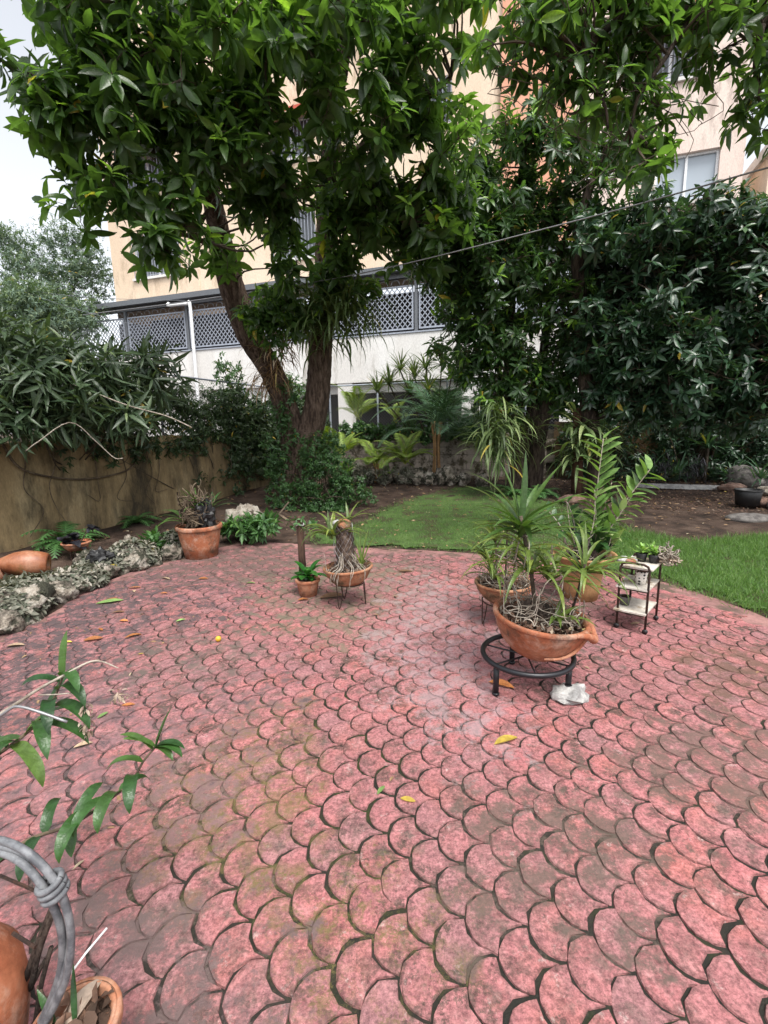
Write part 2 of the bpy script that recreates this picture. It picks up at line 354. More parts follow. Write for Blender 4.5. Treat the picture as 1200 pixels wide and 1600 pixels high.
def single_leaves(P, D, N, L, wr, t, mat, parent, bend):
    "separate leaf objects that share a handful of meshes"
    key = mat.name
    if key not in LEAFLIB:
        LEAFLIB[key] = []
        for b in (.08, .2, .32, .45):
            for tv in (.1, .4, .65, .95):
                o = leaf_mesh('leaf', [(0,0,0)], [(1,0,0)], [(0,0,1)], [1.0], [wr], [tv], mat, None, b, rows=((.12,.45),(.3,.88),(.5,1.0),(.7,.8),(.87,.42)))
                LEAFLIB[key].append((b, tv, o.data)); bpy.data.objects.remove(o)
    lib = LEAFLIB[key]
    for i in range(len(P)):
        x = nrm(D[i]); z = nrm(N[i]-x*np.dot(N[i], x)); y = np.cross(z, x)
        tv = t[i]; cand = [q for q in lib if abs(q[1]-min((.1,.4,.65,.95), key=lambda v: abs(v-tv))) < 1e-6]
        o = link('leaf', random.choice(cand)[2], parent)
        M = Matrix(((x[0],y[0],z[0],P[i][0]),(x[1],y[1],z[1],P[i][1]),(x[2],y[2],z[2],P[i][2]),(0,0,0,1)))
        o.matrix_local = M @ Matrix.Scale(float(L[i]), 4)

# ================================================================== GROUND
PATIO = [(-2.95,-2.5),(-2.88,1.5),(-2.84,3.29),(-2.81,4.14),(-2.64,4.9),(-2.25,5.6),(-1.77,6.09),(-1.0,5.92),(-.33,5.72),(.35,5.56),(1.03,5.33),(1.8,4.9),(2.52,4.29),(2.85,3.32),(2.97,2),(3.02,-2.5)]
def ground_z(x, y):
    b = x*E2[0]+y*E2[1]
    t = np.clip((b-6.0)/6.0, 0, 1); z = .15*t*t*(3-2*t)
    a = x*E1[0]+y*E1[1]
    l = np.clip((-a-4.3)/1.2, 0, 1); z = z + .10*l
    return z
def gz(x, y): return float(ground_z(np.array(x, float), np.array(y, float)))
gx = np.unique(np.concatenate([np.linspace(-9, 11, 150), np.array([-250,-120,-60,-30,-18,-12,14,20,32,60,120,250])]))
gy = np.unique(np.concatenate([np.linspace(-3, 15, 140), np.array([-250,-100,-40,-15,-7,18,24,35,60,120,300])]))
XX, YY = np.meshgrid(gx, gy, indexing='ij')
ZZ = ground_z(XX, YY) + .012*np.sin(XX*3.1+YY*1.7)*np.sin(YY*2.3-XX) + rng.normal(size=XX.shape)*.006
core = (np.abs(XX) < 9.5) & (YY > -3.1) & (YY < 15.1)
ZZ = np.where(core, ZZ, np.minimum(ZZ, .1))
ins = pip_np(XX.ravel(), YY.ravel(), PATIO).reshape(XX.shape)
ZZ = np.where(ins, -.06, np.maximum(ZZ-.012, -.02))
mb = MB(); ny = len(gy)
mb.v = [tuple(p) for p in np.stack([XX, YY, ZZ], -1).reshape(-1, 3)]; mb.t = [0]*len(mb.v)
mb.f = [(i*ny+j, (i+1)*ny+j, (i+1)*ny+j+1, i*ny+j+1) for i in range(len(gx)-1) for j in range(ny-1)]
ground = tag(mb.build('ground', m_dirt, None, True), 'bare dark brown garden soil around the lawn', None, None, 'structure')

# ---------------------------------------------------------------- patio and its tiles
def tile_material(name, mortar=False):
    m, n, b, o = newmat(name); v = pos(n)
    big = noise(n, v, .9, 5, .6); mid_ = noise(n, v, 6, 6, .7); fine = noise(n, v, 70, 5, .8); spk = noise(n, v, 28, 6, .75)
    if mortar: base = ramp(n, mid_, [(.2, (.008,.008,.006)), (.6, (.014,.013,.009)), (.9, (.028,.02,.016))])
    else:
        base = ramp(n, mid_, [(.1, (.28,.10,.105)), (.45, (.42,.148,.152)), (.8, (.5,.19,.19))])
        rd = n.nodes.new('ShaderNodeAttribute'); rd.attribute_name = 'tint'
        base = mix(n, mth(n, 'MULTIPLY', rd.outputs['Fac'], .55), base, (.32,.17,.18))
        base = mix(n, mth(n, 'MULTIPLY', ramp(n, noise(n, v, 3.3, 4), [(.5, 0.0), (.85, 1.0)]), .5), base, (.46,.145,.115))
        base = mix(n, mth(n, 'MULTIPLY', ramp(n, noise(n, v, 9, 6, .75), [(.55, 0.0), (.8, 1.0)]), .5), base, (.52,.26,.25))
        base = mix(n, mth(n, 'MULTIPLY', ramp(n, big, [(.3, 0.0), (.75, 1.0)]), .45), base, (.24,.13,.135))
        # dirty smudges
        k = ramp(n, noise(n, v, 8.5, 10, .82), [(.52, 0.0), (.64, 1.0)]); k2 = ramp(n, noise(n, v, 1.3, 4), [(.2, .25), (.65, 1.0)])
        base = mix(n, mth(n, 'MULTIPLY', mth(n, 'MULTIPLY', k, k2), .85), base, (.07,.055,.042))
        base = mix(n, mth(n, 'MULTIPLY', ramp(n, noise(n, v, 13, 9, .8), [(.72, 0.0), (.8, 1.0)]), .65), base, (.48,.38,.35))
        ra = n.nodes.new('ShaderNodeAttribute'); ra.attribute_name = 'rim'
        mid_k = mth(n, 'MULTIPLY', ramp(n, ra.outputs['Fac'], [(.12, 1.0), (.62, 0.0)]), mth(n, 'MULTIPLY', ramp(n, noise(n, v, 14, 7, .8), [(.35, 0.0), (.6, 1.0)]), ramp(n, noise(n, v, 2.6, 3), [(.35, 0.0), (.6, 1.0)])))
        base = mix(n, mth(n, 'MULTIPLY', mid_k, .8), base, (.10,.085,.07))
        base = mix(n, mth(n, 'MULTIPLY', ramp(n, ra.outputs['Fac'], [(.8, 0.0), (1.0, 1.0)]), .35), base, (.16,.09,.08))
        base = mix(n, .8, base, ramp(n, fine, [(.2, .3), (.75, 1.2)]), 'MULTIPLY')
        base = mix(n, .7, base, ramp(n, spk, [(.15, .42), (.55, 1.05)]), 'MULTIPLY')
    # algae patch left of the middle and grime toward the planted bed; left-far layers also paint in tree shade
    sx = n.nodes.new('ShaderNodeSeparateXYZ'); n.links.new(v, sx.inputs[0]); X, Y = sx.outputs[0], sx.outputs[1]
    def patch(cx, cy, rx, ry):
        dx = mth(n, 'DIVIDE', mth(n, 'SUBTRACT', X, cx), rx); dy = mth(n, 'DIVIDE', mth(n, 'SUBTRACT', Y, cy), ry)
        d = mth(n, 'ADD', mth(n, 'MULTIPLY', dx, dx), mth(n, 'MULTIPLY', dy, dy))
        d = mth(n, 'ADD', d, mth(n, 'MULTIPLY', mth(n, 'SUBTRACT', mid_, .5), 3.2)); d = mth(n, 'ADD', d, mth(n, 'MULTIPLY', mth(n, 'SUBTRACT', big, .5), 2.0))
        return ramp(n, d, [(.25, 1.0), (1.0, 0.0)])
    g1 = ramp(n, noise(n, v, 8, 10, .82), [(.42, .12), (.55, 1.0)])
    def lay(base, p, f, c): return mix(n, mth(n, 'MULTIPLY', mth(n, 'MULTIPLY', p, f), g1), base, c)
    if mortar:
        base = mix(n, mth(n, 'MULTIPLY', ramp(n, noise(n, v, 5, 7, .8), [(.55, 0.0), (.8, 1.0)]), .7), base, (.02,.026,.006))
        base = lay(base, patch(-.7, 1.8, .8, .9), .8, (.03,.038,.008))
    rag = ramp(n, noise(n, v, 24, 9, .9), [(.45, 0.0), (.58, 1.0)])
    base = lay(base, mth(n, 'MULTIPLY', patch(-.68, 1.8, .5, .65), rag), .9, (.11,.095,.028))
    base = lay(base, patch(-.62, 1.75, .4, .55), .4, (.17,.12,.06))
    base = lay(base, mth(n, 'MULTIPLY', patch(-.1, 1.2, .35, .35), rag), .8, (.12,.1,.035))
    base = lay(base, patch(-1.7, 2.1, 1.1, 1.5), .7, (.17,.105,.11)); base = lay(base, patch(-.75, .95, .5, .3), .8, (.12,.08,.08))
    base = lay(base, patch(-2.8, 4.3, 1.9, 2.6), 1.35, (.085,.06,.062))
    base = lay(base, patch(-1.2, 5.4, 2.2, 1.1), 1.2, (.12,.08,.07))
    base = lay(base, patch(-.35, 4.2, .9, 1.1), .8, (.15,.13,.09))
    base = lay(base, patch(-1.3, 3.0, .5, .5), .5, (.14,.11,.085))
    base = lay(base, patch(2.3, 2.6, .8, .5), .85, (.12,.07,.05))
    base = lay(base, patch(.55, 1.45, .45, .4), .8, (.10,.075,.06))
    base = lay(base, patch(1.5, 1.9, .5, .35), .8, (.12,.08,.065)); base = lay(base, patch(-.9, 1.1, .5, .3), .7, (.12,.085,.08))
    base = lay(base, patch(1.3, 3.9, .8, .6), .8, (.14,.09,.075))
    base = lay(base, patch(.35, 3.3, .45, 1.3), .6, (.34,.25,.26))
    n.links.new(base, b.inputs['Base Color']); b.inputs['Roughness'].default_value = .72; b.inputs['Specular IOR Level'].default_value = .35
    bump(n, b, mth(n, 'ADD', mth(n, 'MULTIPLY', fine, .5), spk), .55, .006); return m
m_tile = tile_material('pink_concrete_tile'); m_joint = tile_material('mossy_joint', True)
m_edge = rough_mat('rosy_concrete_edge', (.16,.085,.08), (.27,.14,.13), (.34,.18,.165), 4, .85, .5, .008, dirt=(.11,.08,.06), dlo=.5, dhi=.7, dscale=3)
def prism(poly, z0, z1):
    m = MB(); n = len(poly); m.add([(x, y, z0) for x, y in poly]+[(x, y, z1) for x, y in poly], [tuple(range(n, 2*n))]+[(i, (i+1) % n, n+(i+1) % n, n+i) for i in range(n)]); return m
cxm, cym = 0.0, 2.0
def offs(poly, d):
    P = np.array(poly); n = len(P); r = []
    for i in range(n):
        e1 = nrm(P[i]-P[i-1]); e2 = nrm(P[(i+1) % n]-P[i]); nn = nrm(np.array([e1[1], -e1[0]])+np.array([e2[1], -e2[0]])); r.append(tuple(P[i]-nn*d))
    return r
sgn = 1 if np.linalg.norm(np.array(offs(PATIO, .1)[3])-[cxm, cym]) > np.linalg.norm(np.array(PATIO[3])-[cxm, cym]) else -1
def smoothp(poly, n=140):
    P = np.vstack([poly, poly[:1]]); return [tuple(p[:2]) for p in crv(P, n)[:-1]]
OUTER = [(x+random.uniform(-.012,.012), y+random.uniform(-.012,.012)) for x, y in smoothp(offs(PATIO, .10*sgn))]
patio = tag(prism(OUTER, -.12, -.0068).build('patio', m_edge), 'rose red patio of fish scale concrete tiles', None, None, 'structure')
INNER = smoothp(offs(PATIO, -.015*sgn))
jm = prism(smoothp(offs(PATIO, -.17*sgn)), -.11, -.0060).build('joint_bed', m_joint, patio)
ST = .1312; TH = math.radians(-53.35); uu = np.array([math.cos(TH), math.sin(TH)])*ST; vv = np.array([-math.sin(TH), math.cos(TH)])*ST
RT = ST/math.sqrt(2); dax = nrm(uu+vv); nax = np.array([-dax[1], dax[0]]); T0 = np.array([-.325, 1.308]); M0 = T0 - dax*RT
def tile_geo(gap, bevel, depth, jit, n1=11, n2=3, chip=False):
    "fish scale: rounded back, two hollow flanks meeting in a point; local x = toward the point"
    def ring(g):
        p = []
        r = RT-g
        for k in range(n1+1):
            a = PI/2 + PI*k/n1; p.append((r*math.cos(a), r*math.sin(a)))
        R2 = RT+g
        cusp = math.asin(min(1, (g*.9)/RT))
        for k in range(1, n2+1):       # lower flank, centre (RT,-RT)
            a = PI - (PI/2)*k/(n2+.35); p.append((RT+R2*math.cos(a), -RT+R2*math.sin(a)))
        p[-1] = (RT-g*2.2, -g*.2)
        for k in range(1, n2):         # upper flank, centre (RT,RT)
            a = -PI/2 - (PI/2)*(k+.2)/(n2+.35); p.append((RT+R2*math.cos(a), RT+R2*math.sin(a)))
        return p
    o = np.array(ring(gap)); i = np.array(ring(gap+bevel)); j = rng.normal(size=(len(o), 2))*jit
    o += j; i += j + rng.normal(size=i.shape)*jit*.6; n = len(o)
    if chip:                                # a broken piece of edge
        q = rng.integers(0, n); c_ = np.array([.01, 0]); f_ = rng.uniform(.80, .92); i[q] = c_+(i[q]-c_)*f_; i[(q+1) % n] = c_+(i[(q+1) % n]-c_)*(f_+.05)
    V = np.vstack([np.c_[i, rng.normal(size=n)*.0006], np.c_[o, np.full(n, -depth)], [[rng.normal()*.012, rng.normal()*.012, rng.uniform(-.0006, .0012)]]])
    F = [(2*n, k, (k+1) % n) for k in range(n)] + [(k, n+k, n+(k+1) % n, (k+1) % n) for k in range(n)]
    return V, F
def rim_attr(me, k):
    "distance from the tile's middle: 0 at the middle vertex, 1 at its edge (k vertices a tile)"
    a = np.ones(len(me.vertices), np.float32); a[k-1::k] = 0.0; at_ = me.attributes.new('rim', 'FLOAT', 'POINT'); at_.data.foreach_set('value', a)
cands = []
for i in range(-60, 60):
    for j in range(-60, 60):
        p = M0+uu*i+vv*j
        if -0.6 < p[1] < 6.2 and abs(p[0]) < 3 and pip(p[0]-dax[0]*RT*.6, p[1]-dax[1]*RT*.6, INNER) and pip(p[0]+dax[0]*RT*.8, p[1]+dax[1]*RT*.8, INNER) and pip(p[0]+nax[0]*RT*.9, p[1]+nax[1]*RT*.9, INNER) and pip(p[0]-nax[0]*RT*.9, p[1]-nax[1]*RT*.9, INNER): cands.append(p)
def infr(p):
    d = np.array([p[0], p[1], -CAM_H]); c, s = math.cos(PITCH), math.sin(PITCH); y = d[1]*c-d[2]*s; z = d[1]*s+d[2]*c
    return y > .2 and abs(d[0]/y) < .82 and z/y > -1.1
cands.sort(key=lambda p: (0 if infr(p) else 1, p[0]**2+p[1]**2))
TILES = []
for q in range(14):
    V, F = tile_geo(random.uniform(.0044, .0066), .0017, .0068, .0016, chip=(q % 4 == 3))
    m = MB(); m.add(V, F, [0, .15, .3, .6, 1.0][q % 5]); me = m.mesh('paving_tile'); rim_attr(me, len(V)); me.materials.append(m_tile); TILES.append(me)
rest = MB()
for q, p in enumerate(cands):
    wear = np.clip((math.hypot((p[0]+2.6)/1.9, (p[1]-4.6)/2.2)), 0, 1)       # worn, silted joints beside the bed
    rz = math.atan2(dax[1], dax[0]) + random.gauss(0, .022); x, y = p + rng.normal(size=2)*.0022
    if q < 300:
        o = link('paving_tile', random.choice(TILES), patio, (x, y, random.uniform(-.001, .001))); o.rotation_euler = (random.gauss(0, .006), random.gauss(0, .006), rz)
    else:
        V, F = tile_geo(random.uniform(.0044, .0066)*(.3+.7*wear), .0017, .0068, .0017, chip=random.random() < .2)
        c, s = math.cos(rz), math.sin(rz); tx, ty = random.gauss(0, .008), random.gauss(0, .008)
        dz = random.uniform(-.0012, .0012) - .0022*(1-wear)*random.random()
        Vw = np.c_[x+c*V[:, 0]-s*V[:, 1], y+s*V[:, 0]+c*V[:, 1], V[:, 2]+dz+tx*V[:, 0]+ty*V[:, 1]]
        rest.add(Vw, F, random.choice([0, .15, .3, .6, 1.0]))
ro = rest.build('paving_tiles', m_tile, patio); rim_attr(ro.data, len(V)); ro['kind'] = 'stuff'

# ---------------------------------------------------------------- lawn
LAWN = [(-.95,6.05),(-.33,5.85),(.35,5.68),(1.05,5.46),(1.88,5.0),(2.62,4.4),(2.97,3.38),(3.1,2.0),(3.15,-1),(9.0,-1),(8.0,4.2),(6.3,5.6),(4.9,5.95),(3.7,5.75),(3.45,6.4),(3.2,8.0),(2.6,10.4),(1.6,10.6),(.6,9.6),(-.1,8.3),(-.35,7.4),(-1.1,6.6)]
lx = []
def lawn_blades(n, L, name, xr, yr, keepfn=None):
    x = rng.uniform(*xr, n); y = rng.uniform(*yr, n); k = pip_np(x, y, LAWN); x, y = x[k], y[k]
    thin = .5+.5*np.sin(x*2.1+y*1.3)*np.sin(y*1.9-x*1.1)
    bd = np.array([min(np.hypot(px-np.array(LAWN)[:, 0], py-np.array(LAWN)[:, 1])) for px, py in zip(x, y)]) if n < 1000 else np.ones(len(x))
    fade = np.clip((9.6-y)/2.4, .12, 1)
    cl_ = .5+.5*np.sin(x*7.3+1.1*np.sin(y*5.1))*np.sin(y*8.7+1.3*np.sin(x*4.3)); keep = rng.random(len(x)) < (.25+.45*thin+.4*cl_)*fade; x, y = x[keep], y[keep]
    x = x+rng.normal(size=len(x))*.05; y = y+rng.normal(size=len(x))*.05; z = ground_z(x, y)-.008
    az = rng.uniform(0, 6.28, len(x)); el = rng.uniform(.5, 1.45, len(x))
    D = np.c_[np.cos(az)*np.cos(el), np.sin(az)*np.cos(el), np.sin(el)]
    l = L*rng.uniform(.5, 1.3, len(x))*(1+.9*np.clip(x-2.4, 0, 1)); t = np.clip(rng.normal(.48, .22, len(x))+.2*(1-fade[keep]), 0, .955)
    return np.c_[x, y, z], D, l, t
A1 = lawn_blades(190000, .05, 'a', (-1.2, 6.5), (2.2, 10.7)); A2 = lawn_blades(60000, .05, 'b', (2.3, 6.5), (2.2, 6.2))
P = np.vstack([A1[0], A2[0]]); D = np.vstack([A1[1], A2[1]]); l = np.r_[A1[2], A2[2]]; t = np.r_[A1[3], A2[3]]
mb = MB(); lp = [(x, y) for x, y in LAWN]
m_lawnsoil = rough_mat('thatchy_lawn_soil', (.06,.045,.025), (.055,.10,.025), (.085,.14,.035), 2.2, .95, .5, .01)
lg = MB(); gxs = np.arange(-1.3, 9, .15); gys = np.arange(-1, 10.8, .15); idx = {}
for i, x in enumerate(gxs):
    for j, y in enumerate(gys):
        if pip(x, y, LAWN): idx[(i, j)] = len(lg.v); lg.v.append((x+random.uniform(-.05,.05), y+random.uniform(-.05,.05), gz(x, y)+.004)); lg.t.append(0)
for (i, j), q in idx.items():
    if (i+1, j) in idx and (i+1, j+1) in idx and (i, j+1) in idx: lg.f.append((q, idx[(i+1, j)], idx[(i+1, j+1)], idx[(i, j+1)]))
lawn = tag(lg.build('lawn', m_lawnsoil, None, True), 'short green lawn curving round the far edge of the patio', None, None, 'structure')
g = leaf_mesh('grass', P, D, rng.normal(size=P.shape)+np.array([0, 0, .3]), l, .0042+.002*rng.random(len(P)), t, L_grass, lawn, .3, .1, rows=((.4, 1.0),)); g['kind'] = 'stuff'

# ---------------------------------------------------------------- litter and chips on the soil
def litter(name, n, region, L, mat, label, cat, zoff=.006):
    x = rng.uniform(region[0], region[1], n); y = rng.uniform(region[2], region[3], n); k = ~pip_np(x, y, OUTER) if region[4] else np.ones(n, bool)
    if len(region) > 5: k &= pip_np(x, y, region[5])
    x, y = x[k], y[k]; z = ground_z(x, y)+zoff; az = rng.uniform(0, 6.28, len(x)); el = rng.uniform(-.15, .35, len(x))
    D = np.c_[np.cos(az)*np.cos(el), np.sin(az)*np.cos(el), np.sin(el)]
    o = leaf_mesh(name, np.c_[x, y, z], D, rng.normal(size=(len(x), 3))*.25+np.array([0, 0, 1]), L*rng.uniform(.4, 1.2, len(x)), L*.4*rng.uniform(.6, 1.2, len(x)), rng.random(len(x)), mat, None, .1, .2)
    return tag(o, label, cat, None, 'stuff')
litter('leaf_litter', 1500, (-5.5, 8, 5.6, 13, True), .075, m_litter, 'scattered dead leaves lying on the soil and grass', 'dead leaves')
CHIPS = [(3.2,8.4),(4.4,7.6),(5.2,7.0),(6.6,6.5),(9.5,7.0),(9.5,10.2),(6.5,11.0),(4.5,11.2),(3.4,10.4)]
o = litter('wood_chips', 9000, (3, 9.6, 6.4, 11.3, True, CHIPS), .055, m_mulch, 'carpet of brown wood chips at the right of the garden', 'wood chips', .012)

# ================================================================== WALLS AND FENCES
def frame_thing(name, label, cat, a, b, z=0.0, group=None): return thing(name, label, cat, W(a, b, z), GROT, group)
def rough_wall(name, label, a0, b0, a1, b1, th, z0, z1, mat, cat='wall', wavy=.02):
    "a rendered wall between two plan points with a slightly uneven top and face"
    p0, p1 = W(a0, b0), W(a1, b1); Lw = np.linalg.norm(p1-p0); d = (p1-p0)/Lw; nn = np.array([-d[1], d[0], 0]); m = MB(); nx = int(Lw/.25)+2
    zs = [z0, z0+(z1-z0)*.35, z0+(z1-z0)*.7, z1]
    cols = []
    for s_ in (1, -1):
        for z in (zs if s_ == 1 else zs[::-1]): cols.append((s_, z))
    V = []
    for i in range(nx):
        q = p0+d*Lw*i/(nx-1)
        for s_, z in cols:
            V.append(q+nn*s_*th/2*(1+random.uniform(-.05,.05))+np.array([0, 0, z+(random.uniform(-wavy, wavy) if z == z1 else 0)]))
    k = len(cols); F = [(i*k+j, (i+1)*k+j, (i+1)*k+(j+1) % k, i*k+(j+1) % k) for i in range(nx-1) for j in range(k)]
    F += [tuple(range(k-1, -1, -1)), tuple((nx-1)*k+j for j in range(k))]
    m.add(V, F); return tag(m.build(name, mat, None), label, cat)
AW = -6.146; BW = 12.66
rough_wall('garden_wall', 'stained yellow stucco garden wall along the left side', AW-.11, .5, AW-.11, BW+.2, .2, -.1, 1.385, m_yellow)
rough_wall('garden_wall', 'shaded yellowish garden wall behind the big tree at the right', .1, BW+.11, 9.5, BW+.11, .2, 0, 1.5, rough_mat('shade_darkened_stucco', (.10,.065,.035), (.17,.11,.055), (.26,.16,.08), 1.5, .9, .5, .01, dirt=(.035,.03,.02), dscale=1.6, dlo=.35, dhi=.7))  # stained stucco, base colour darkened to paint in the shade under the trees
bw = frame_thing('block_wall', 'low wall of grey concrete blocks behind the coral rocks', 'wall', 0, BW)
MB().box((-3.0, .1, .70), (6.25, .15, 1.24)).build('mortar_core', m_mort, bw)
BLK = []
for q in range(6):
    V = []; 
    h = (.195, .05, .0945)
    m = MB()
    for (x, y, z) in [(sx*h[0], sy*h[1], sz*h[2]) for sz in (-1, 1) for sx, sy in ((-1,-1),(1,-1),(1,1),(-1,1))]:
        V.append((x+random.uniform(-.004,.004), y+random.uniform(-.004,.004), z+random.uniform(-.004,.004)))
    m.add(V, [(3,2,1,0),(4,5,6,7),(0,1,5,4),(1,2,6,5),(2,3,7,6),(3,0,4,7)]); me = m.mesh('concrete_block'); me.materials.append(m_block); BLK.append(me)
for r in range(6):
    for k in range(16):
        a = -6.05 + k*.4 + (.2 if r % 2 else 0)
        if a > .1: continue
        link('concrete_block', random.choice(BLK), bw, (a, .03+random.uniform(-.006, .006), .20+r*.2))

def chain_link(parent, p0, p1, z0, z1, pitch=.075, wr=.0022):
    "woven zigzag wires"
    p0 = np.array(p0, float); p1 = np.array(p1, float); L = np.linalg.norm((p1-p0)[:2]); d = (p1-p0)/L; nn = np.array([-d[1], d[0], 0]); m = MB()
    H = z1-z0; n = int(L/pitch)
    for s_ in (1, -1):
        for i in range(-int(H/pitch), n+1):
            x0 = i*pitch; x1 = x0+H; za, zb = (z0, z1) if s_ == 1 else (z1, z0)
            t0 = max(0, -x0/H); t1 = min(1, (L-x0)/H)
            if t1 <= t0: continue
            A = p0+d*(x0+H*t0); B_ = p0+d*(x0+H*t1)
            A = np.array([A[0], A[1], za+(zb-za)*t0])+nn*s_*.002; B_ = np.array([B_[0], B_[1], za+(zb-za)*t1])+nn*s_*.002
            m.tube([A, B_], wr, 3, cap=False)
    o = m.build('chain_link', m_wire, parent); o['kind'] = 'stuff'; return o
# chain-link fence on the left wall
f = thing('chain_link_fence', 'grey chain link fence on posts above the left yellow wall', 'fence')
for b in (4.2, 6.6, 9.0, 11.2): MB().tube([W(AW-.11, b, 1.3), W(AW-.11, b, 2.45)], .022, 8).build('post', m_grille, f)
MB().tube([W(AW-.11, 1.5, 2.42), W(AW-.11, BW, 2.42)], .018, 8).build('top_rail', m_grille, f)
chain_link(f, W(AW-.11, 5.5), W(AW-.11, BW), 1.4, 2.42)
f = thing('chain_link_fence', 'grey chain link fence on posts above the concrete block wall', 'fence')
for a in (-6.0, -4.55, -2.6, -.6, 1.4, 3.4): MB().tube([W(a, BW+.12, 1.25), W(a, BW+.12, 2.64)], .025, 8).build('post', m_grille, f)
MB().tube([W(AW, BW+.12, 2.62), W(6, BW+.12, 2.62)], .02, 8).build('top_rail', m_grille, f)
chain_link(f, W(AW, BW+.12), W(6, BW+.12), 1.3, 2.62, .085)

# ================================================================== APARTMENT BUILDING
BB = 15.4
bl = frame_thing('apartment_building', 'cream and salmon apartment block behind the garden with a latticed grey balcony', 'building', 0, BB)
def bx(name, a0, a1, y0, y1, z0, z1, mat, parent=bl):
    return MB().box(((a0+a1)/2, (y0+y1)/2, (z0+z1)/2), (abs(a1-a0), abs(y1-y0), abs(z1-z0))).build(name, mat, parent)
def facade(name, a0, a1, y, z0, z1, holes, mat, depth=.25):
    "a wall panel with real openings"
    xs = sorted({a0, a1, *[h[0] for h in holes], *[h[1] for h in holes]}); zs = sorted({z0, z1, *[h[2] for h in holes], *[h[3] for h in holes]})
    m = MB(); vid = {}
    def v(x, yy, z):
        k = (round(x, 4), yy, round(z, 4))
        if k not in vid: vid[k] = len(m.v); m.v.append((x, yy, z)); m.t.append(0)
        return vid[k]
    def hole(x, z): return any(h[0] < x < h[1] and h[2] < z < h[3] for h in holes)
    for i in range(len(xs)-1):
        for j in range(len(zs)-1):
            if not hole((xs[i]+xs[i+1])/2, (zs[j]+zs[j+1])/2): m.f.append((v(xs[i], y, zs[j]), v(xs[i+1], y, zs[j]), v(xs[i+1], y, zs[j+1]), v(xs[i], y, zs[j+1])))
    for h in holes:
        for (x0, z0_, x1, z1_) in ((h[0], h[2], h[0], h[3]), (h[1], h[3], h[1], h[2]), (h[0], h[3], h[1], h[3]), (h[1], h[2], h[0], h[2])):
            m.f.append((v(x0, y, z0_), v(x1, y, z1_), v(x1, y+depth, z1_), v(x0, y+depth, z0_)))
    for x in (a0, a1): m.f.append((v(x, y, z0), v(x, y, z1), v(x, y+9, z1), v(x, y+9, z0)))
    return m.build(name, mat, bl)
HT = 17.0; YF = .8
wins = [(-15.97,-13.7,7.45,9.0), (-9.6,-7.9,7.35,8.9), (-16.1,-13.8,10.5,11.7), (-9.6,-7.9,10.5,11.7), (-4.9,-3.2,7.4,8.7), (-4.9,-3.2,10.5,11.8)]
facade('left_wall', -17.1, -1.75, YF, 6.0, HT, wins, m_cream)
facade('salmon_wall', -1.75, .25, YF-.12, 6.0, HT, [], m_salmon)
wr_ = [(1.9,3.35,10.35,11.75), (2.45,3.95,7.35,8.55), (.55,1.4,8.3,9.3), (.55,1.4,11.2,12.2)]
facade('right_wall', .25, 4.5, YF, 6.0, HT, wr_, m_pinkw)
bx('roof_slab', -17.2, 4.6, YF-.1, YF+9, HT, HT+.2, m_white)
def window(a0, a1, z0, z1, y, grille, glass):
    w_ = bx('window', a0, a1, y+.16, y+.19, z0, z1, glass); t = .06
    for (x0, x1, q0, q1) in ((a0, a1, z0, z0+t), (a0, a1, z1-t, z1), (a0, a0+t, z0+t, z1-t), (a1-t, a1, z0+t, z1-t), ((a0+a1)/2-t/2, (a0+a1)/2+t/2, z0+t, z1-t)):
        bx('frame', x0, x1, y+.10, y+.157, q0, q1, m_paint, w_)
    if grille:
        n = int((a1-a0)/.13)
        for i in range(n+1): bx('bar', a0+.02+(a1-a0-.05)*i/n, a0+.035+(a1-a0-.05)*i/n, y-.05, y-.03, z0-.05, z1+.02, m_grille, w_)
        for z in (z0+.05, z1-.1): bx('bar', a0, a1, y-.028, y-.012, z, z+.02, m_grille, w_)
    bx('sill', a0-.08, a1+.08, y-.08, y+.1, z0-.09, z0-.003, m_white, w_)
for i, h in enumerate(wins): window(*h, YF, True, m_dkglass)
window(*wr_[0], YF, True, m_dkglass); window(*wr_[1], YF, False, m_glass); window(*wr_[2], YF, False, m_glass); window(*wr_[3], YF, False, m_glass)
for h in (wins[2], wins[3], wr_[0]):                                   # small red awnings
    m = MB(); m.add([(h[0]-.15, YF-.01, h[3]+.25), (h[1]+.15, YF-.01, h[3]+.25), (h[1]+.15, YF-.6, h[3]-.02), (h[0]-.15, YF-.6, h[3]-.02), (h[1]+.15, YF-.6, h[3]-.12), (h[0]-.15, YF-.6, h[3]-.12)], [(0,1,2,3),(3,2,4,5)]); m.build('awning', plain('red_awning', (.5,.09,.05), .7), bl)
for a in (-13.0, -7.2): bx('pilaster', a, a+.12, YF-.03, YF+.02, 6.45, HT, m_cream)
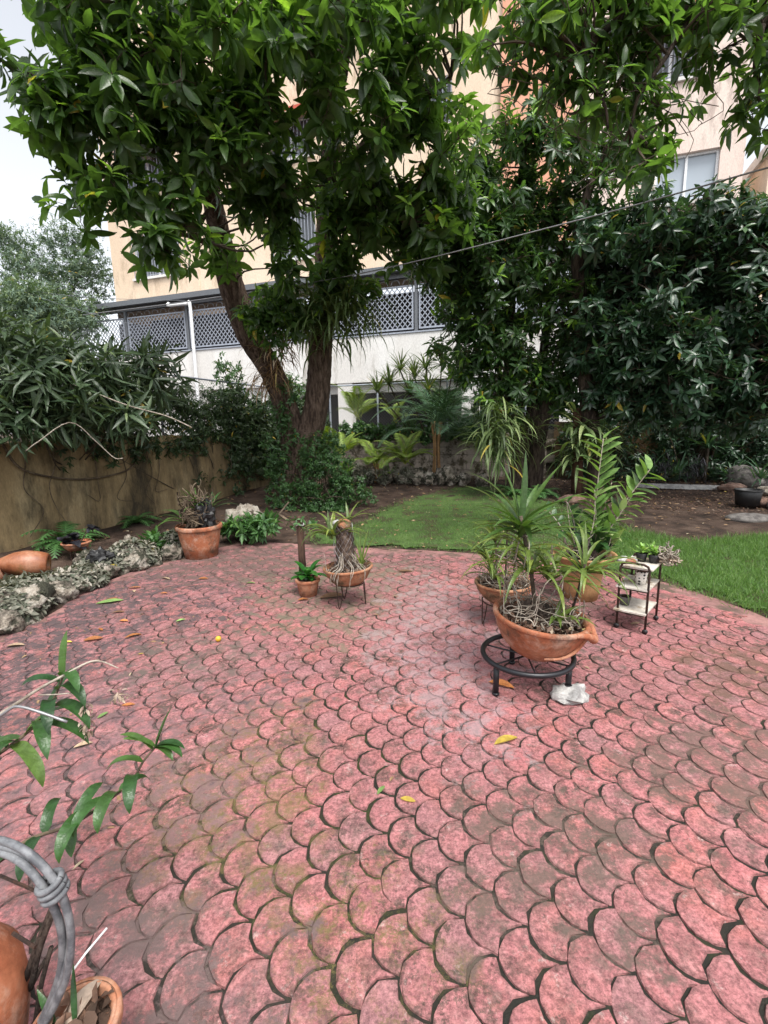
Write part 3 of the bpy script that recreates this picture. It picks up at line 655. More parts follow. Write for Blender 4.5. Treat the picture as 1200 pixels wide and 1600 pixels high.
# balcony storey
bx('roof_gutter', -19.15, 4.5, -.22, -.02, 6.2, 6.38, m_gutter); bx('canopy_roof', -19.1, 4.5, -.018, YF-.02, 6.3, 6.42, m_gutter)
bx('balcony_wall', -19.1, 4.5, 0, .2, 2.93, 4.38, m_white); bx('balcony_cap', -19.12, 4.52, -.03, .23, 4.383, 4.43, m_grille)
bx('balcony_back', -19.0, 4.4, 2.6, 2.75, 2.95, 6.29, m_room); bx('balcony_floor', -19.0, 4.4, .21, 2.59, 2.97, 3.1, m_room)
bx('fascia_beam', -19.05, 4.45, .02, .16, 6.05, 6.19, m_gutter)
PW = 2.95; edges = [-18.9 + PW*i for i in range(9)]
SL = {}
for i, a in enumerate(edges[:-1]):
    a0 = a+.09; a1 = a+PW-.09
    if a1 > 4.5: break
    bx('post', a-.05, a+.05, .03, .13, 4.435, 6.05, m_gutter)
    p = bx('lattice_panel', a0, a1, .05, .09, 4.5, 4.55, m_grille)
    for (x0, x1, z0, z1) in ((a0, a1, 5.78, 5.83), (a0, a0+.05, 4.553, 5.777), (a1-.05, a1, 4.553, 5.777)): bx('frame', x0, x1, .05, .09, z0, z1, m_grille, p)
    Wp, Hp = a1-a0-.1, 1.23; x00 = a0+.05; z00 = 4.55
    for s_ in (1, -1):
        k = -Hp/1.15
        while k < Wp:
            # line x = k + t/1.15, z = t (slanted); clipped to the panel
            t0 = max(0, -k*1.15); t1 = min(Hp, (Wp-k)*1.15)
            if t1-t0 > .05:
                xa, xb = k+t0/1.15, k+t1/1.15
                if s_ == -1: xa, xb = Wp-xa, Wp-xb
                m = MB(); y = .063 if s_ == 1 else .077
                A = np.array([x00+xa, y, z00+t0]); B_ = np.array([x00+xb, y, z00+t1]); d = nrm(B_-A); q = np.array([-d[2], 0, d[0]])*.014; yy = np.array([0, .005, 0])
                m.add([A-q-yy, A+q-yy, A+q+yy, A-q+yy, B_-q-yy, B_+q-yy, B_+q+yy, B_-q+yy], [(0,1,5,4),(1,2,6,5),(2,3,7,6),(3,0,4,7),(0,3,2,1),(4,5,6,7)])
                m.build('slat', m_grille, p)
            k += .17
    # scrolled ironwork above the lattice
    m = MB()
    for q in range(7):
        c = a0+.2+q*(a1-a0-.4)/6
        m.tube([(c+.14*math.cos(s), .07, 5.87+.14*math.sin(s)) for s in np.linspace(0, PI, 9)], .008, 4)
    m.build('scrollwork', m_grille, bl)
# downpipe with an elbow at the gutter
MB().tube(crv([(-13.6, -.12, 6.12), (-13.55, -.2, 6.02), (-12.75, -.2, 6.0), (-12.6, -.2, 5.9), (-12.6, -.2, 4.2), (-12.6, -.2, 1.0)], 40), .06, 10).build('downpipe', m_paint, bl)
MB().tube([(-19.0, -.05, 6.2), (-18.95, -.05, 1)], .05, 8).build('end_post', m_paint, bl)
# ground floor
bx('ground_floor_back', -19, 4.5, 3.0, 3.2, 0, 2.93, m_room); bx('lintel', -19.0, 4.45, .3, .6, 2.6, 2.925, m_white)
bx('lower_wall', -19, -9.0, .15, .3, 0, 2.92, m_white)
for a in (-6.66, -2.4, .52, 3.6): bx('pillar', a-.27, a+.27, .02, .3, 0, 2.925, m_white)
bx('dark_box', -5.6, -3.0, 1.4, 2.6, .2, 1.5, m_gutter).name = 'ground_floor_box'  # dark grey box standing inside the ground floor
# pale block beyond the right end
nb = frame_thing('neighbouring_house', 'pale flat roofed house past the right end of the apartment block', 'building', 0, BB)
def bxn(name, *a): return bx(name, *a, nb)
bxn('wall', 5.0, 14, .6, 9, 0, 8.1, m_cream); bxn('parapet', 4.9, 14.1, .5, 9.1, 8.1, 8.35, m_white)
w_ = bxn('window', 6.4, 7.6, .56, .6, 5.2, 6.5, m_dkglass); bx('frame', 6.3, 7.7, .53, .557, 6.5, 6.6, m_paint, w_); bx('sill', 6.3, 7.7, .48, .6, 5.08, 5.197, m_paint, w_)

# ================================================================== TREES
def ridged(Q, R_, n, amp, parent, name, mat):
    "bark with real vertical ridges that wander up the stem"
    m = MB(); m.tube(Q, R_, n); V = np.array(m.v); k = len(Q); step = 5; keys = [rng.uniform(-1, 1, n) for q in range(k//step+3)]
    for i in range(k):
        f = i/step; j = int(f); u = f-j; rd = keys[j]*(1-u)+keys[j+1]*u; rd = rd+rng.uniform(-.45, .45, n)
        V[i*n:(i+1)*n] = Q[i]+(V[i*n:(i+1)*n]-Q[i])*(1+amp*rd)[:, None]
    m.v = [tuple(p) for p in V]; return m.build(name, mat, parent, True)
def limb(pts, n=26, parent=None, name='limb', mat=m_bark, sides=14, wob=.05):
    "pts: (px, py, Y, radius)"
    Q = [tuple(at(p[0], p[1], p[2]))+(p[3],) for p in pts]; R = crv(Q, n); R[:, 3] = np.maximum(R[:, 3], .004)
    if name == 'trunk' and pts[0][3] > .1: R2 = crv(Q, n*3); ridged(R2[:, :3], np.maximum(R2[:, 3], .01), 44, .075, parent, name, mat)
    else: MB().tube(R[:, :3], R[:, 3], sides, wob=wob).build(name, mat, parent, True)
    return R[:, :3]
# --- twin-trunked tree
tA = thing('tree', 'twin trunked tree with ridged bark and large glossy leaves left of centre', 'tree', gr(462, 792))
def reloc(o):                                       # children are given in world coordinates
    for c in o.children: c.matrix_parent_inverse = Matrix.Translation(o.location).inverted()
lA = [limb([(462,800,9.5,.52),(462,765,9.5,.42),(466,715,9.5,.355),(474,672,9.45,.30)], 16, tA, 'trunk', sides=20),
      limb([(476,690,9.5,.27),(491,650,9.45,.235),(498,600,9.4,.22),(501,540,9.3,.21),(506,450,9.1,.185),(511,330,8.8,.165),(515,250,8.4,.14),(523,170,8.0,.12),(540,60,7.6,.09),(560,-90,7.2,.05)], 40, tA, 'trunk'),
      limb([(462,700,9.5,.27),(447,640,9.45,.22),(424,580,9.3,.21),(388,518,9.0,.225),(360,440,8.7,.205),(346,380,8.4,.175),(331,310,8.0,.135),(318,262,7.7,.11),(305,190,7.3,.085),(285,60,6.8,.06),(270,-60,6.5,.04)], 40, tA, 'trunk'),
      limb([(511,290,8.6,.09),(560,235,8.2,.07),(625,190,7.8,.05),(705,120,7.4,.03)], 16, tA),
      limb([(335,320,8.1,.08),(270,260,7.2,.06),(190,200,6.4,.045),(90,140,5.8,.025)], 16, tA),
      limb([(520,190,8.1,.08),(470,110,7.2,.06),(430,20,6.4,.04),(410,-80,6,.03)], 16, tA),
      limb([(322,280,7.8,.07),(240,180,6.8,.05),(170,90,6.0,.035),(110,0,5.6,.025)], 16, tA),
      limb([(512,320,8.7,.07),(570,330,8.3,.05),(640,345,7.9,.03)], 12, tA),
      limb([(350,395,8.5,.05),(300,370,7.6,.035),(255,365,6.8,.02)], 12, tA)]
bA = [(70,60,5.6,90,80,.7,16),(70,185,5.6,40,50,.5,5),(190,60,5.8,110,90,.9,42),(150,200,5.8,80,70,.6,22),(330,70,6.0,120,100,1.0,50),(480,60,6.4,120,100,1.0,50),(620,60,6.8,110,100,1.0,46),
      (260,170,6.3,110,80,.8,36),(420,170,6.6,110,80,.9,40),(560,170,7.0,110,80,.9,38),(680,150,7.2,70,110,.8,28),(360,240,6.8,100,50,.7,24),(190,290,5.9,70,45,.5,15),
      (250,300,6.2,70,50,.5,14),(250,372,6.3,55,32,.35,8),(165,335,5.8,40,40,.4,7),(440,265,7.0,70,60,.7,20),(590,280,7.6,90,70,.8,30),(640,345,7.8,80,45,.7,22),(560,370,8.2,60,40,.6,10),
      (400,345,7.4,60,45,.5,9),(455,385,7.8,45,35,.4,6),(700,260,7.6,50,60,.6,14),(330,390,8.0,40,30,.4,5),(590,335,8.0,70,40,.6,24),(540,410,8.3,45,35,.5,16),(640,395,8.2,55,30,.5,18),(455,330,7.6,50,45,.5,14),(560,300,7.8,60,50,.6,20),
      (120,-70,5.6,150,70,1.0,20),(350,-80,6,160,80,1.2,24),(600,-80,6.6,160,80,1.2,20)]
bA = [b[:6]+(max(2, int(b[6]*.33)),) for b in bA]
crown(tA, bA, L_main, .27, .36, 8, 7, .36, lA, .10, .35, single=300, rows=((.25,.8),(.5,1.0),(.76,.66)))
reloc(tA)
# --- slender middle tree
tB = thing('tree', 'leafy middle tree with several thin dark trunks hung with staghorn ferns', 'tree', gr(815, 770, .1))
lB = [limb([(806,775,10.2,.2),(812,690,10.1,.17),(800,600,10,.14),(795,520,9.9,.11),(800,430,9.7,.09),(806,340,9.4,.07),(820,240,9,.04)], 30, tB, 'trunk', m_bark2),
      limb([(832,775,10.2,.18),(842,680,10.1,.16),(862,612,10,.13),(900,578,9.9,.1),(945,556,9.7,.08),(1000,520,9.5,.05)], 26, tB, 'trunk', m_bark2),
      limb([(815,720,10.1,.13),(832,640,10,.11),(848,560,9.9,.09),(858,480,9.7,.07),(880,380,9.4,.05),(930,280,9,.03)], 26, tB, 'trunk', m_bark2),
      limb([(798,540,9.9,.07),(760,480,9.6,.05),(715,420,9.3,.03)], 14, tB, 'limb', m_bark2), limb([(800,420,9.7,.06),(770,350,9.2,.04),(750,280,8.8,.03)], 14, tB, 'limb', m_bark2)]
bB = [(760,300,8.9,85,80,.8,34),(730,390,9.2,75,70,.8,32),(830,300,9,80,80,.8,30),(715,450,9.3,50,45,.6,14),(790,420,9.4,90,70,.9,34),(860,400,9.4,60,80,.8,26),(800,500,9.6,85,50,.7,26),(740,520,9.6,45,35,.5,9),(770,575,9.8,65,38,.5,18),(850,560,9.9,70,45,.6,20),(720,560,9.7,55,40,.5,12),(810,610,9.8,80,24,.5,14),(880,480,9.3,60,60,.6,20),(680,400,9.2,35,50,.5,12),(870,620,9.5,40,22,.4,8),
      (830,200,8.8,45,50,.5,10),(930,250,8.9,70,60,.6,22),(960,200,8.8,45,35,.5,8),(700,330,9,45,60,.5,14)]
bB = [b[:6]+(max(2, int(b[6]*.8)),) for b in bB]
crown(tB, bB, L_mid, .22, .34, 8, 8, .36, lB, .2, .3); reloc(tB)
# --- dense dark tree at the right
tC = thing('tree', 'dense dark leaved tree filling the right side, single straight dark trunk', 'tree', gr(935, 775, .1))
lC = [limb([(935,780,9.2,.17),(925,680,9.2,.15),(912,560,9.1,.13),(905,450,9,.12),(906,360,8.9,.1),(925,280,8.7,.05)], 30, tC, 'trunk', m_bark2),
      limb([(910,520,9.1,.08),(985,470,8.8,.06),(1080,430,8.4,.04),(1170,400,8,.03)], 18, tC, 'limb', m_bark2), limb([(907,440,9,.07),(970,380,8.7,.05),(1040,340,8.4,.03)], 14, tC, 'limb', m_bark2),
      limb([(915,600,9.1,.08),(1000,570,8.8,.06),(1110,560,8.4,.03)], 14, tC, 'limb', m_bark2)]
bC = [(985,370,8.6,80,65,.8,40),(1080,400,8.4,90,80,.9,50),(1170,430,8.1,70,90,.9,44),(950,450,8.9,55,75,.7,26),(1010,480,8.6,95,70,.9,50),(1110,510,8.3,100,70,.9,54),(1190,540,8,60,80,.8,34),(1000,560,8.7,85,50,.7,36),(1080,595,8.4,110,42,.8,40),(1180,620,8.1,60,35,.7,20),(1120,345,8.3,60,30,.5,12),(1190,360,8,40,30,.5,10),(940,350,8.8,40,40,.5,8),(960,610,9,50,30,.5,16),(1010,625,8.8,70,28,.6,22),(1120,635,8.5,90,24,.6,26),(930,560,9,45,50,.5,18),(1290,480,8,80,140,1,40)]
bC = [b[:6]+(max(2, int(b[6]*.85)),) for b in bC]
crown(tC, bC, L_dark, .21, .36, 8, 8, .36, lC, .05, .35); reloc(tC)
# --- branch reaching in overhead from the right
tD = thing('tree', 'tree overhanging the top right corner on a crooked dark branch', 'tree', (6.6, 4.2, 0))
lD = [limb([(1560,620,5.6,.2),(1480,300,5.5,.17),(1390,140,5.3,.13),(1290,60,5.2,.1),(1180,32,5.1,.08),(1060,22,5.0,.06),(960,6,5.0,.05),(870,-30,5,.03)], 34, tD, 'trunk', m_bark2),
      limb([(985,15,5,.035),(930,62,4.9,.028),(905,100,4.9,.024),(925,135,4.9,.02),(945,165,4.9,.014),(950,200,4.9,.01)], 18, tD, 'limb', m_bark2),
      limb([(1080,22,5,.03),(1040,90,4.9,.02),(1000,150,4.9,.015),(985,200,4.9,.01)], 14, tD, 'limb', m_bark2),
      limb([(1190,40,5,.03),(1180,110,5,.02),(1190,170,5,.012)], 10, tD, 'limb', m_bark2)]
MB().tube([tuple(at(1560,620,5.6)), (6.6, 4.6, 1.0), (6.6, 4.2, -.1)], [.2, .22, .28], 14).build('trunk', m_bark2, tD, True)
bD = [(850,30,5.0,90,55,.5,24),(960,30,5,90,45,.5,22),(1060,40,5,80,50,.5,26),(1140,40,5,60,50,.5,18),(820,85,5,60,40,.4,9),(880,105,4.9,50,30,.3,6),(1030,105,4.9,50,40,.4,8),(985,165,4.9,45,30,.3,5),(1035,215,4.9,55,28,.3,6),(1000,255,4.9,40,20,.3,3),(905,170,4.9,40,30,.3,4),(1190,130,5,25,60,.3,6),(1200,230,5,15,40,.2,2),(950,-60,5,160,50,.7,16),(1120,-60,5,140,50,.7,14),(1240,60,5.1,60,90,.5,14)]
bD = [b[:6]+(max(2, int(b[6]*.5)),) for b in bD]
crown(tD, bD, L_main, .19, .36, 7, 5, .26, lD, .07, .5, single=120); 
m = MB()
for q in range(26):                                   # thin hanging tendrils
    p = at(random.uniform(780,1110), random.uniform(30,120), 4.9); L_ = random.uniform(.3,1.1); pts = [p+np.array([random.gauss(0,.04)*k, random.gauss(0,.03), -L_*k/5]) for k in range(6)]; m.tube(crv(pts, 12), .0035, 4, cap=False)
m.build('tendrils', m_twig, tD); reloc(tD)
# --- far trees at the left, beyond the wall
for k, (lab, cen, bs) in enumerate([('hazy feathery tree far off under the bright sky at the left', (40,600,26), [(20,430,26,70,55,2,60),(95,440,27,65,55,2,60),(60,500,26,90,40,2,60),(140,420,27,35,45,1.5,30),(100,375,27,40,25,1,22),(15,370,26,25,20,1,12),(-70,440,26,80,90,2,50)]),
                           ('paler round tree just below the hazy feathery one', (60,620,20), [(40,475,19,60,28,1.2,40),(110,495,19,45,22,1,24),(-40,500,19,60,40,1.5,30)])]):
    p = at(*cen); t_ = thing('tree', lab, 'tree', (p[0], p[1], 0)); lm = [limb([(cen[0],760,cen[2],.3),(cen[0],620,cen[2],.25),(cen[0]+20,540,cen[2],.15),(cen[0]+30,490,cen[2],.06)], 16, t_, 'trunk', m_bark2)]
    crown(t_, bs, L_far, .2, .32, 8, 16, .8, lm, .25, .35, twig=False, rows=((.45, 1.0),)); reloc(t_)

# ================================================================== PLANT BUILDERS
def base_thing(name, label, cat, p, group=None):
    return thing(name, label, cat, p, 0, group)
def put(parent, name, mbd, mat, smooth=True):
    "build a part whose vertices are in world coordinates under a thing standing at its own base"
    o = mbd.build(name, mat, parent, smooth); o.matrix_parent_inverse = (Matrix.Translation(parent.location) if parent.parent is None else Matrix.Identity(4)).inverted(); return o
def foliage(name, label, cat, base, blobs, mat, L, wr, k=6, ros=8, clr=.22, droop=.2, up=.3, young=.08, stems=True, spread=(.6,1.5), bend=.25, rows=((.3,.85),(.66,.8)), group=None, nodes_xyz=None):
    t_ = base_thing(name, label, cat, base, group)
    nodes = []
    for bl_ in blobs:
        px, py, Y, rx, ry, dz, cnt = bl_
        c = at(px, py, Y); d = unit(cnt)*(rng.random(cnt)**.45)[:, None]; nodes.append(c + d*np.array([rx*Y/FPX, dz, ry*Y/FPX]))
    if nodes_xyz is not None: nodes.append(np.asarray(nodes_xyz))
    nodes = np.vstack(nodes); nn = len(nodes); off = unit(nn*ros)*(rng.random(nn*ros)**.5*clr)[:, None]; C = np.repeat(nodes, ros, 0)+off
    zz = ground_z(C[:, 0], C[:, 1])+.02; C[:, 2] = np.maximum(C[:, 2], zz)
    A = off/clr*1.4 + np.array([0, 0, up]) + unit(nn*ros)*.4
    P, D, N, Ls, tt = whorls(C, A, k, L, spread, young, droop)
    o = leaf_mesh('foliage', P, D, N, Ls, Ls*wr, tt, mat, t_, bend, rows=rows, kind='stuff'); o.matrix_parent_inverse = Matrix.Translation(t_.location).inverted()
    if stems:
        m = MB(); b0 = np.array(base, float)
        for i in range(0, nn, max(1, nn//40)):
            mid = (b0+nodes[i])/2+rng.normal(size=3)*.12; m.tube(crv([b0+rng.normal(size=3)*np.array([.1,.1,0]), mid, nodes[i]], 8), np.linspace(.012, .005, 8), 5, cap=False)
        put(t_, 'stems', m, m_twig)
    return t_
# ---------------------------------------------------------------- growth over the left wall
foliage('oleander_shrub', 'long leaved grey green shrub leaning over the yellow wall at the left edge', 'shrub', W(AW-.6, 5.2, .9),
        [(30,560,5.6,60,48,.4,22),(110,575,6.0,70,45,.4,24),(60,620,5.6,90,50,.35,28),(180,610,6.3,70,45,.4,22),(20,660,5.4,60,22,.2,10),(140,650,6.0,90,28,.25,16),(230,580,6.8,50,35,.4,12),(190,560,6.6,60,25,.4,8),(-40,600,5.2,50,70,.4,20)], L_hedge, .30, .17, 6, 4, .22, .25, .3, .10, True, (.5,1.5), .35)
nodes = []
for q in range(430):
    b = random.uniform(4.6, 10.5); f_ = max(0, (b-5.6)/4.9)
    top = 2.25-.25*f_+random.uniform(-.3, .2); z = random.uniform(1.3 if random.random() < .4 else (.7-.4*f_ if b > 6.9 else 1.15), top)
    nodes.append(W(AW+random.uniform(-.25, .22 if z < 1.5 else .15), b, z))
foliage('trailing_creeper', 'fine leaved creeper draping over the yellow wall to the left of the tree', 'vine', W(AW-.3, 8, .1), [], L_vine, .10, .3, 7, 9, .2, .55, -.1, .06, True, (.5,1.5), .35, nodes_xyz=nodes)
nodes = [W(AW+random.uniform(-.1,.25), random.uniform(8.2, 12.5), random.triangular(.2, 2.5, 1.3)) for q in range(380)]
foliage('dark_ivy', 'dark ivy curtain hiding the shaded wall corner behind the terracotta pot', 'vine', W(AW-.25, 11, .1), [], L_vine, .085, .5, 6, 9, .2, .5, -.1, .03, True, nodes_xyz=nodes)
nodes = [W(AW+random.uniform(-.25,.1), random.uniform(8.0, 8.9), random.uniform(1.6, 2.75)) for q in range(30)]+[W(AW+random.uniform(-.25,.1), random.uniform(10.2, 12), random.uniform(1.5, 2.75)) for q in range(60)]
foliage('fence_vine', 'light green vine climbing the chain link fence left of the tree trunks', 'vine', W(AW-.2, 10, .1), [], L_bush, .09, .45, 6, 8, .2, .2, .2, .12, True, nodes_xyz=nodes)
# bare woody vines hanging down the yellow wall
def wall_vine(label, pts, r=.012):
    Q = crv([W(AW+.02+random.uniform(0, .03), b, z) for b, z in pts], 40); m = MB().tube(Q, np.linspace(r, r*.5, 40), 6); return tag(m.build('bare_vine', m_vine, None, True), label, 'vine')
wall_vine('thick bare vine looping low across the yellow wall', [(3.9,1.4),(4.1,1.05),(4.7,.86),(5.3,.84),(5.75,.95),(5.9,1.3),(5.85,1.45)], .016)
wall_vine('thin bare vine ring hanging on the yellow wall', [(5.35,1.45),(5.25,1.2),(5.35,1.03),(5.6,1.02),(5.75,1.2),(5.7,1.42)], .007)
for q, (b, z1, lab) in enumerate([(4.15,.2,'bare stem running straight down the wall nearest the left edge'),(4.45,.1,'dark straight stem second from the left edge on the wall'),(5.0,.6,'short stem down the wall inside the looping vine'),(5.55,.4,'forked stem on the wall right of the vine ring'),(6.3,.5,'stem down the wall above the big terracotta pot'),(6.05,.3,'slanting stem on the wall just left of the big terracotta pot')]):
    wall_vine(lab, [(b,1.42),(b+random.uniform(-.1,.1),1.1),(b+random.uniform(-.12,.15),.8),(b+random.uniform(-.15,.2),.5),(b+random.uniform(-.1,.25),z1)], .008)
m = MB().tube(crv([at(155,640,5.9), at(110,600,5.7), at(195,632,5.8), at(260,650,6), at(300,668,6)], 20), .008, 5); tag(m.build('dry_twig', m_root, None, True), 'pale dry twig crossing the front of the oleander hedge', 'twig')
m = MB().tube(crv([at(40,705,5.2), at(60,690,5.2), at(110,660,5.4), at(150,690,5.6), at(178,715,5.7), at(192,716,5.7)], 24), .006, 5); tag(m.build('dry_twig', m_root, None, True), 'pale dry twig drooping below the hedge over the wall top', 'twig')

# ---------------------------------------------------------------- epiphytes on the twin trunks
def strap_clump(name, label, base, centres, n, L, wd, mat, el=(.2,1.0), droop=(1.8,2.8), cat='fern', nseg=6, azr=(0, 6.28), part='fronds', group=None):
    t_ = base_thing(name, label, cat, base, group); m = MB()
    for c, sp in centres:
        for q in range(n):
            p = np.array(c)+rng.normal(size=3)*sp; m.strap(p, random.uniform(*azr), random.uniform(*el), L*random.uniform(.5,1.15), wd*random.uniform(.7,1.2), random.uniform(*droop), nseg)
    put(t_, part, m, mat)['kind'] = 'stuff'; return t_
strap_clump('hanging_fern', 'shaggy strap leaved fern hanging on the right trunk of the twin tree', at(520,470,8.95), [(at(495,470,8.7),.16),(at(530,480,8.65),.16),(at(515,505,8.65),.14),(at(555,490,8.7),.14),(at(480,500,8.7),.12)], 80, .9, .042, L_strap, (-.4,.8), (1.2,2.4))
strap_clump('hanging_fern', 'smaller shaggy fern on the left trunk of the twin tree', at(430,560,8.9), [(at(430,555,8.95),.13),(at(425,590,9.0),.12),(at(440,530,9),.12)], 70, .65, .024, m_litter, (-.6,.6), (1.2,2.4))
foliage('climbing_philodendron', 'broad leaved climber clumped round the upper trunks of the twin tree', 'climber', at(470,520,8.9), [(425,500,8.4,42,45,.25,20),(405,480,8.4,28,25,.2,9),(470,465,8.5,45,32,.25,14),(520,440,8.5,48,26,.25,12),(560,455,8.7,30,22,.2,6)], L_main, .2, .45, 5, 5, .18, .5, .2, .08, False)
nodes = [at(random.gauss(448,8), y, 9.15) for y in np.linspace(600,760,26)]+[at(random.gauss(430,10), y, 9.2) for y in np.linspace(640,790,18)]
foliage('trunk_creeper', 'leafy creeper running up the left side of the lower trunk', 'climber', at(440,790,9.2), [], L_bush, .10, .45, 5, 5, .12, .3, .1, .12, False, nodes_xyz=nodes)
foliage('round_bush', 'small leaved green bush at the foot of the twin tree', 'bush', gr(500,795), [(500,715,8.8,42,35,.35,30),(520,745,8.7,40,35,.35,30),(485,768,8.6,50,24,.3,28),(545,772,8.6,40,26,.3,26),(515,795,8.5,50,14,.25,20),(440,790,8.6,26,14,.25,8),(510,690,8.9,25,18,.2,8),(430,740,9,14,30,.15,8)], L_bush, .06, .5, 7, 12, .14, .1, .5, .08, True)

# ---------------------------------------------------------------- palms, dracaenas, ferns at the back
def palm(label, base, n, L, mat, h=.4, el=(.5,1.35), droop=(1.0,1.7), lw=.35, stems=True, group=None, nl=26, cane=m_ochre, az0=0):
    t_ = base_thing('palm', label, 'palm', base, group); b0 = np.array(base, float)
    for q in range(n):
        az = az0+q*2.399+random.uniform(-.3,.3); e = random.uniform(*el); Lf = L*random.uniform(.75,1.1); dr = random.uniform(*droop)
        p = b0+np.array([random.gauss(0,.06), random.gauss(0,.06), h*random.uniform(.8,1.1)]); m = MB(); pts = [p.copy()]; dirs = []
        for i in range(14):
            d = np.array([math.cos(az)*math.cos(e), math.sin(az)*math.cos(e), math.sin(e)]); dirs.append(d); p = p+d*Lf/14; pts.append(p.copy()); e -= dr/14*(.4+1.2*i/14)
        pts = np.array(pts); m.tube(pts, np.linspace(.012,.003,15), 5, cap=False, tint=.9)
        for i in range(nl):
            f_ = .18+.82*i/(nl-1); x = f_*13.99; j = min(int(x), 13); c = pts[j]+(pts[j+1]-pts[j])*(x-j); d = dirs[j]
            sd_ = nrm(np.cross(d, [0,0,1])); upv = np.cross(sd_, d); ll = lw*math.sin(PI*min(.97, .2+.75*f_))*random.uniform(.9,1.1)
            for s_ in (1,-1):
                dd = nrm(sd_*s_*.8+d*.75+upv*.15); tip = c+dd*ll-np.array([0,0,.22*ll]); mid_ = c+dd*ll*.5; wv = nrm(np.cross(dd, upv))*.016
                m.add([c, mid_+wv, mid_-wv, tip], [(0,2,1),(1,2,3)], random.random()*.9)
        put(t_, 'frond', m, mat, False)
    if stems:
        for q in range(6):
            a_ = random.uniform(0,6.28); put(t_, 'cane', MB().tube(crv([b0+np.array([math.cos(a_)*.1, math.sin(a_)*.1, -.05]), b0+np.array([math.cos(a_)*.06, math.sin(a_)*.06, h*.6]), b0+np.array([math.cos(a_)*.12, math.sin(a_)*.12, h*1.05])], 10), .022, 7), cane)
    return t_
def wp(px, py, Y): p = at(px, py, Y); return np.array([p[0], p[1], gz(p[0], p[1])])
palm('dark green areca palm with orange canes before the block wall', wp(682,740,11.6), 17, 1.75, L_palm, 1.35, (.35,1.3), (1.2,1.9), .42)
palm('dark palm with broad drooping fronds left of the middle tree', wp(722,745,11.2), 14, 1.6, L_palm, 1.15, (.3,1.2), (1.3,2.0), .45, False)
palm('small yellow green palm standing clear in front of the block wall', wp(590,735,11.7), 9, .95, L_ypalm, .42, (.4,1.2), (1.2,1.9), .3)
palm('yellow green palm close behind the right trunk of the twin tree', wp(533,738,12.0), 9, .95, L_ypalm, .55, (.7,1.45), (.7,1.4), .3, False)
palm('yellow palm peeping over the fence behind the block wall', W(-4.2, BW+.6, 1.2), 6, .85, L_ypalm, .45, (.6,1.4), (.9,1.5), .28, False)
palm('palm frond clump in the dark corner left of the twin tree', wp(395,720,11.0), 7, .9, L_palm, .6, (.2,1.0), (1.1,1.8), .3, False)
def dracaena(label, heads, base, L=.42, n=34, wd=.03, mat=L_strap, name='dracaena', cat='plant', el=(-.2,1.4)):
    t_ = base_thing(name, label, cat, base)
    for hd in heads:
        hd = np.array(hd); put(t_, 'stem', MB().tube(crv([np.array(base)+rng.normal(size=3)*np.array([.06,.06,0]), (np.array(base)+hd)/2+rng.normal(size=3)*.08, hd], 12), .018, 6), m_twig); m = MB()
        for q in range(n): m.strap(hd+rng.normal(size=3)*.015, q*2.399, random.uniform(*el), L*random.uniform(.7,1.1), wd, random.uniform(.3,1.2), 5, .2)
        put(t_, 'leaf_head', m, mat, False)
    return t_
dracaena('spiky dracaena with several heads above the block wall fence', [at(608,600,12.6), at(648,590,12.6), at(665,575,12.6), at(690,570,12.5), at(625,578,12.6), at(705,590,12.5), at(590,612,12.5), at(640,615,12.4), at(670,610,12.4), at(720,570,12.4)], W(-2.9, BW+.5, .2), .62, 52, .034)
nodes = [W(random.uniform(-5.6,-1.5), BW-.06+random.uniform(-.05,.08), random.triangular(1.0,1.62,1.4)) for q in range(170)]
foliage('wall_ivy', 'mat of small leaved ivy lying over the top of the block wall', 'vine', W(-3.5, BW+.3, .2), [], L_bush, .08, .7, 6, 8, .13, .3, .2, .2, False, nodes_xyz=nodes)
# staghorn ferns hung on the middle tree
strap_clump('staghorn_fern', 'long hanging staghorn fern on the left of the middle tree', at(775,640,9.6), [(at(778,640,9.2),.12),(at(772,670,9.15),.13),(at(782,700,9.15),.12),(at(765,690,9.1),.1),(at(790,665,9.2),.12)], 52, .8, .042, L_stag, (-.9,.5), (.9,1.9))
strap_clump('staghorn_fern', 'staghorn fern clinging to the middle trunks, darker than its neighbours', at(825,660,9.8), [(at(822,655,9.8),.1),(at(835,680,9.8),.1)], 36, .45, .028, L_strap, (-.3,.9), (1.5,2.6))
strap_clump('staghorn_fern', 'broad staghorn fern on the stump right of the middle tree', at(905,670,9.2), [(at(900,665,8.9),.13),(at(920,685,8.85),.13),(at(893,705,8.9),.13),(at(940,700,8.8),.12)], 40, .66, .06, L_stag, (-.6,.8), (1.0,2.2))
m_stump = rough_mat('stump_wood', (.06,.03,.02), (.14,.07,.045), None, 8, .95, .8, .02)
t_ = base_thing('tree_stump', 'brown cut stump behind the broad staghorn fern', 'stump', wp(902,760,9.3)); put(t_, 'stump', MB().tube([wp(902,760,9.3)-np.array([0,0,.05]), at(903,690,9.3), at(903,638,9.3)], [.11,.10,.09], 12, wob=.08), m_stump)
for q, (px, py, Y, lab) in enumerate([(782,648,9.45,'red bromeliad flower cup high on the left staghorn fern'),(768,672,9.4,'rusty shield frond on the left staghorn fern')]):
    m = MB(); c = at(px, py, Y)
    for k in range(12): m.strap(c, k*2.399, random.uniform(.2,1.3), .13, .05, .5, 4, .3)
    o = base_thing('bromeliad', lab, 'bromeliad', c); put(o, 'bracts', m, plain('rusty_red', (.3,.07,.03), .6), False)
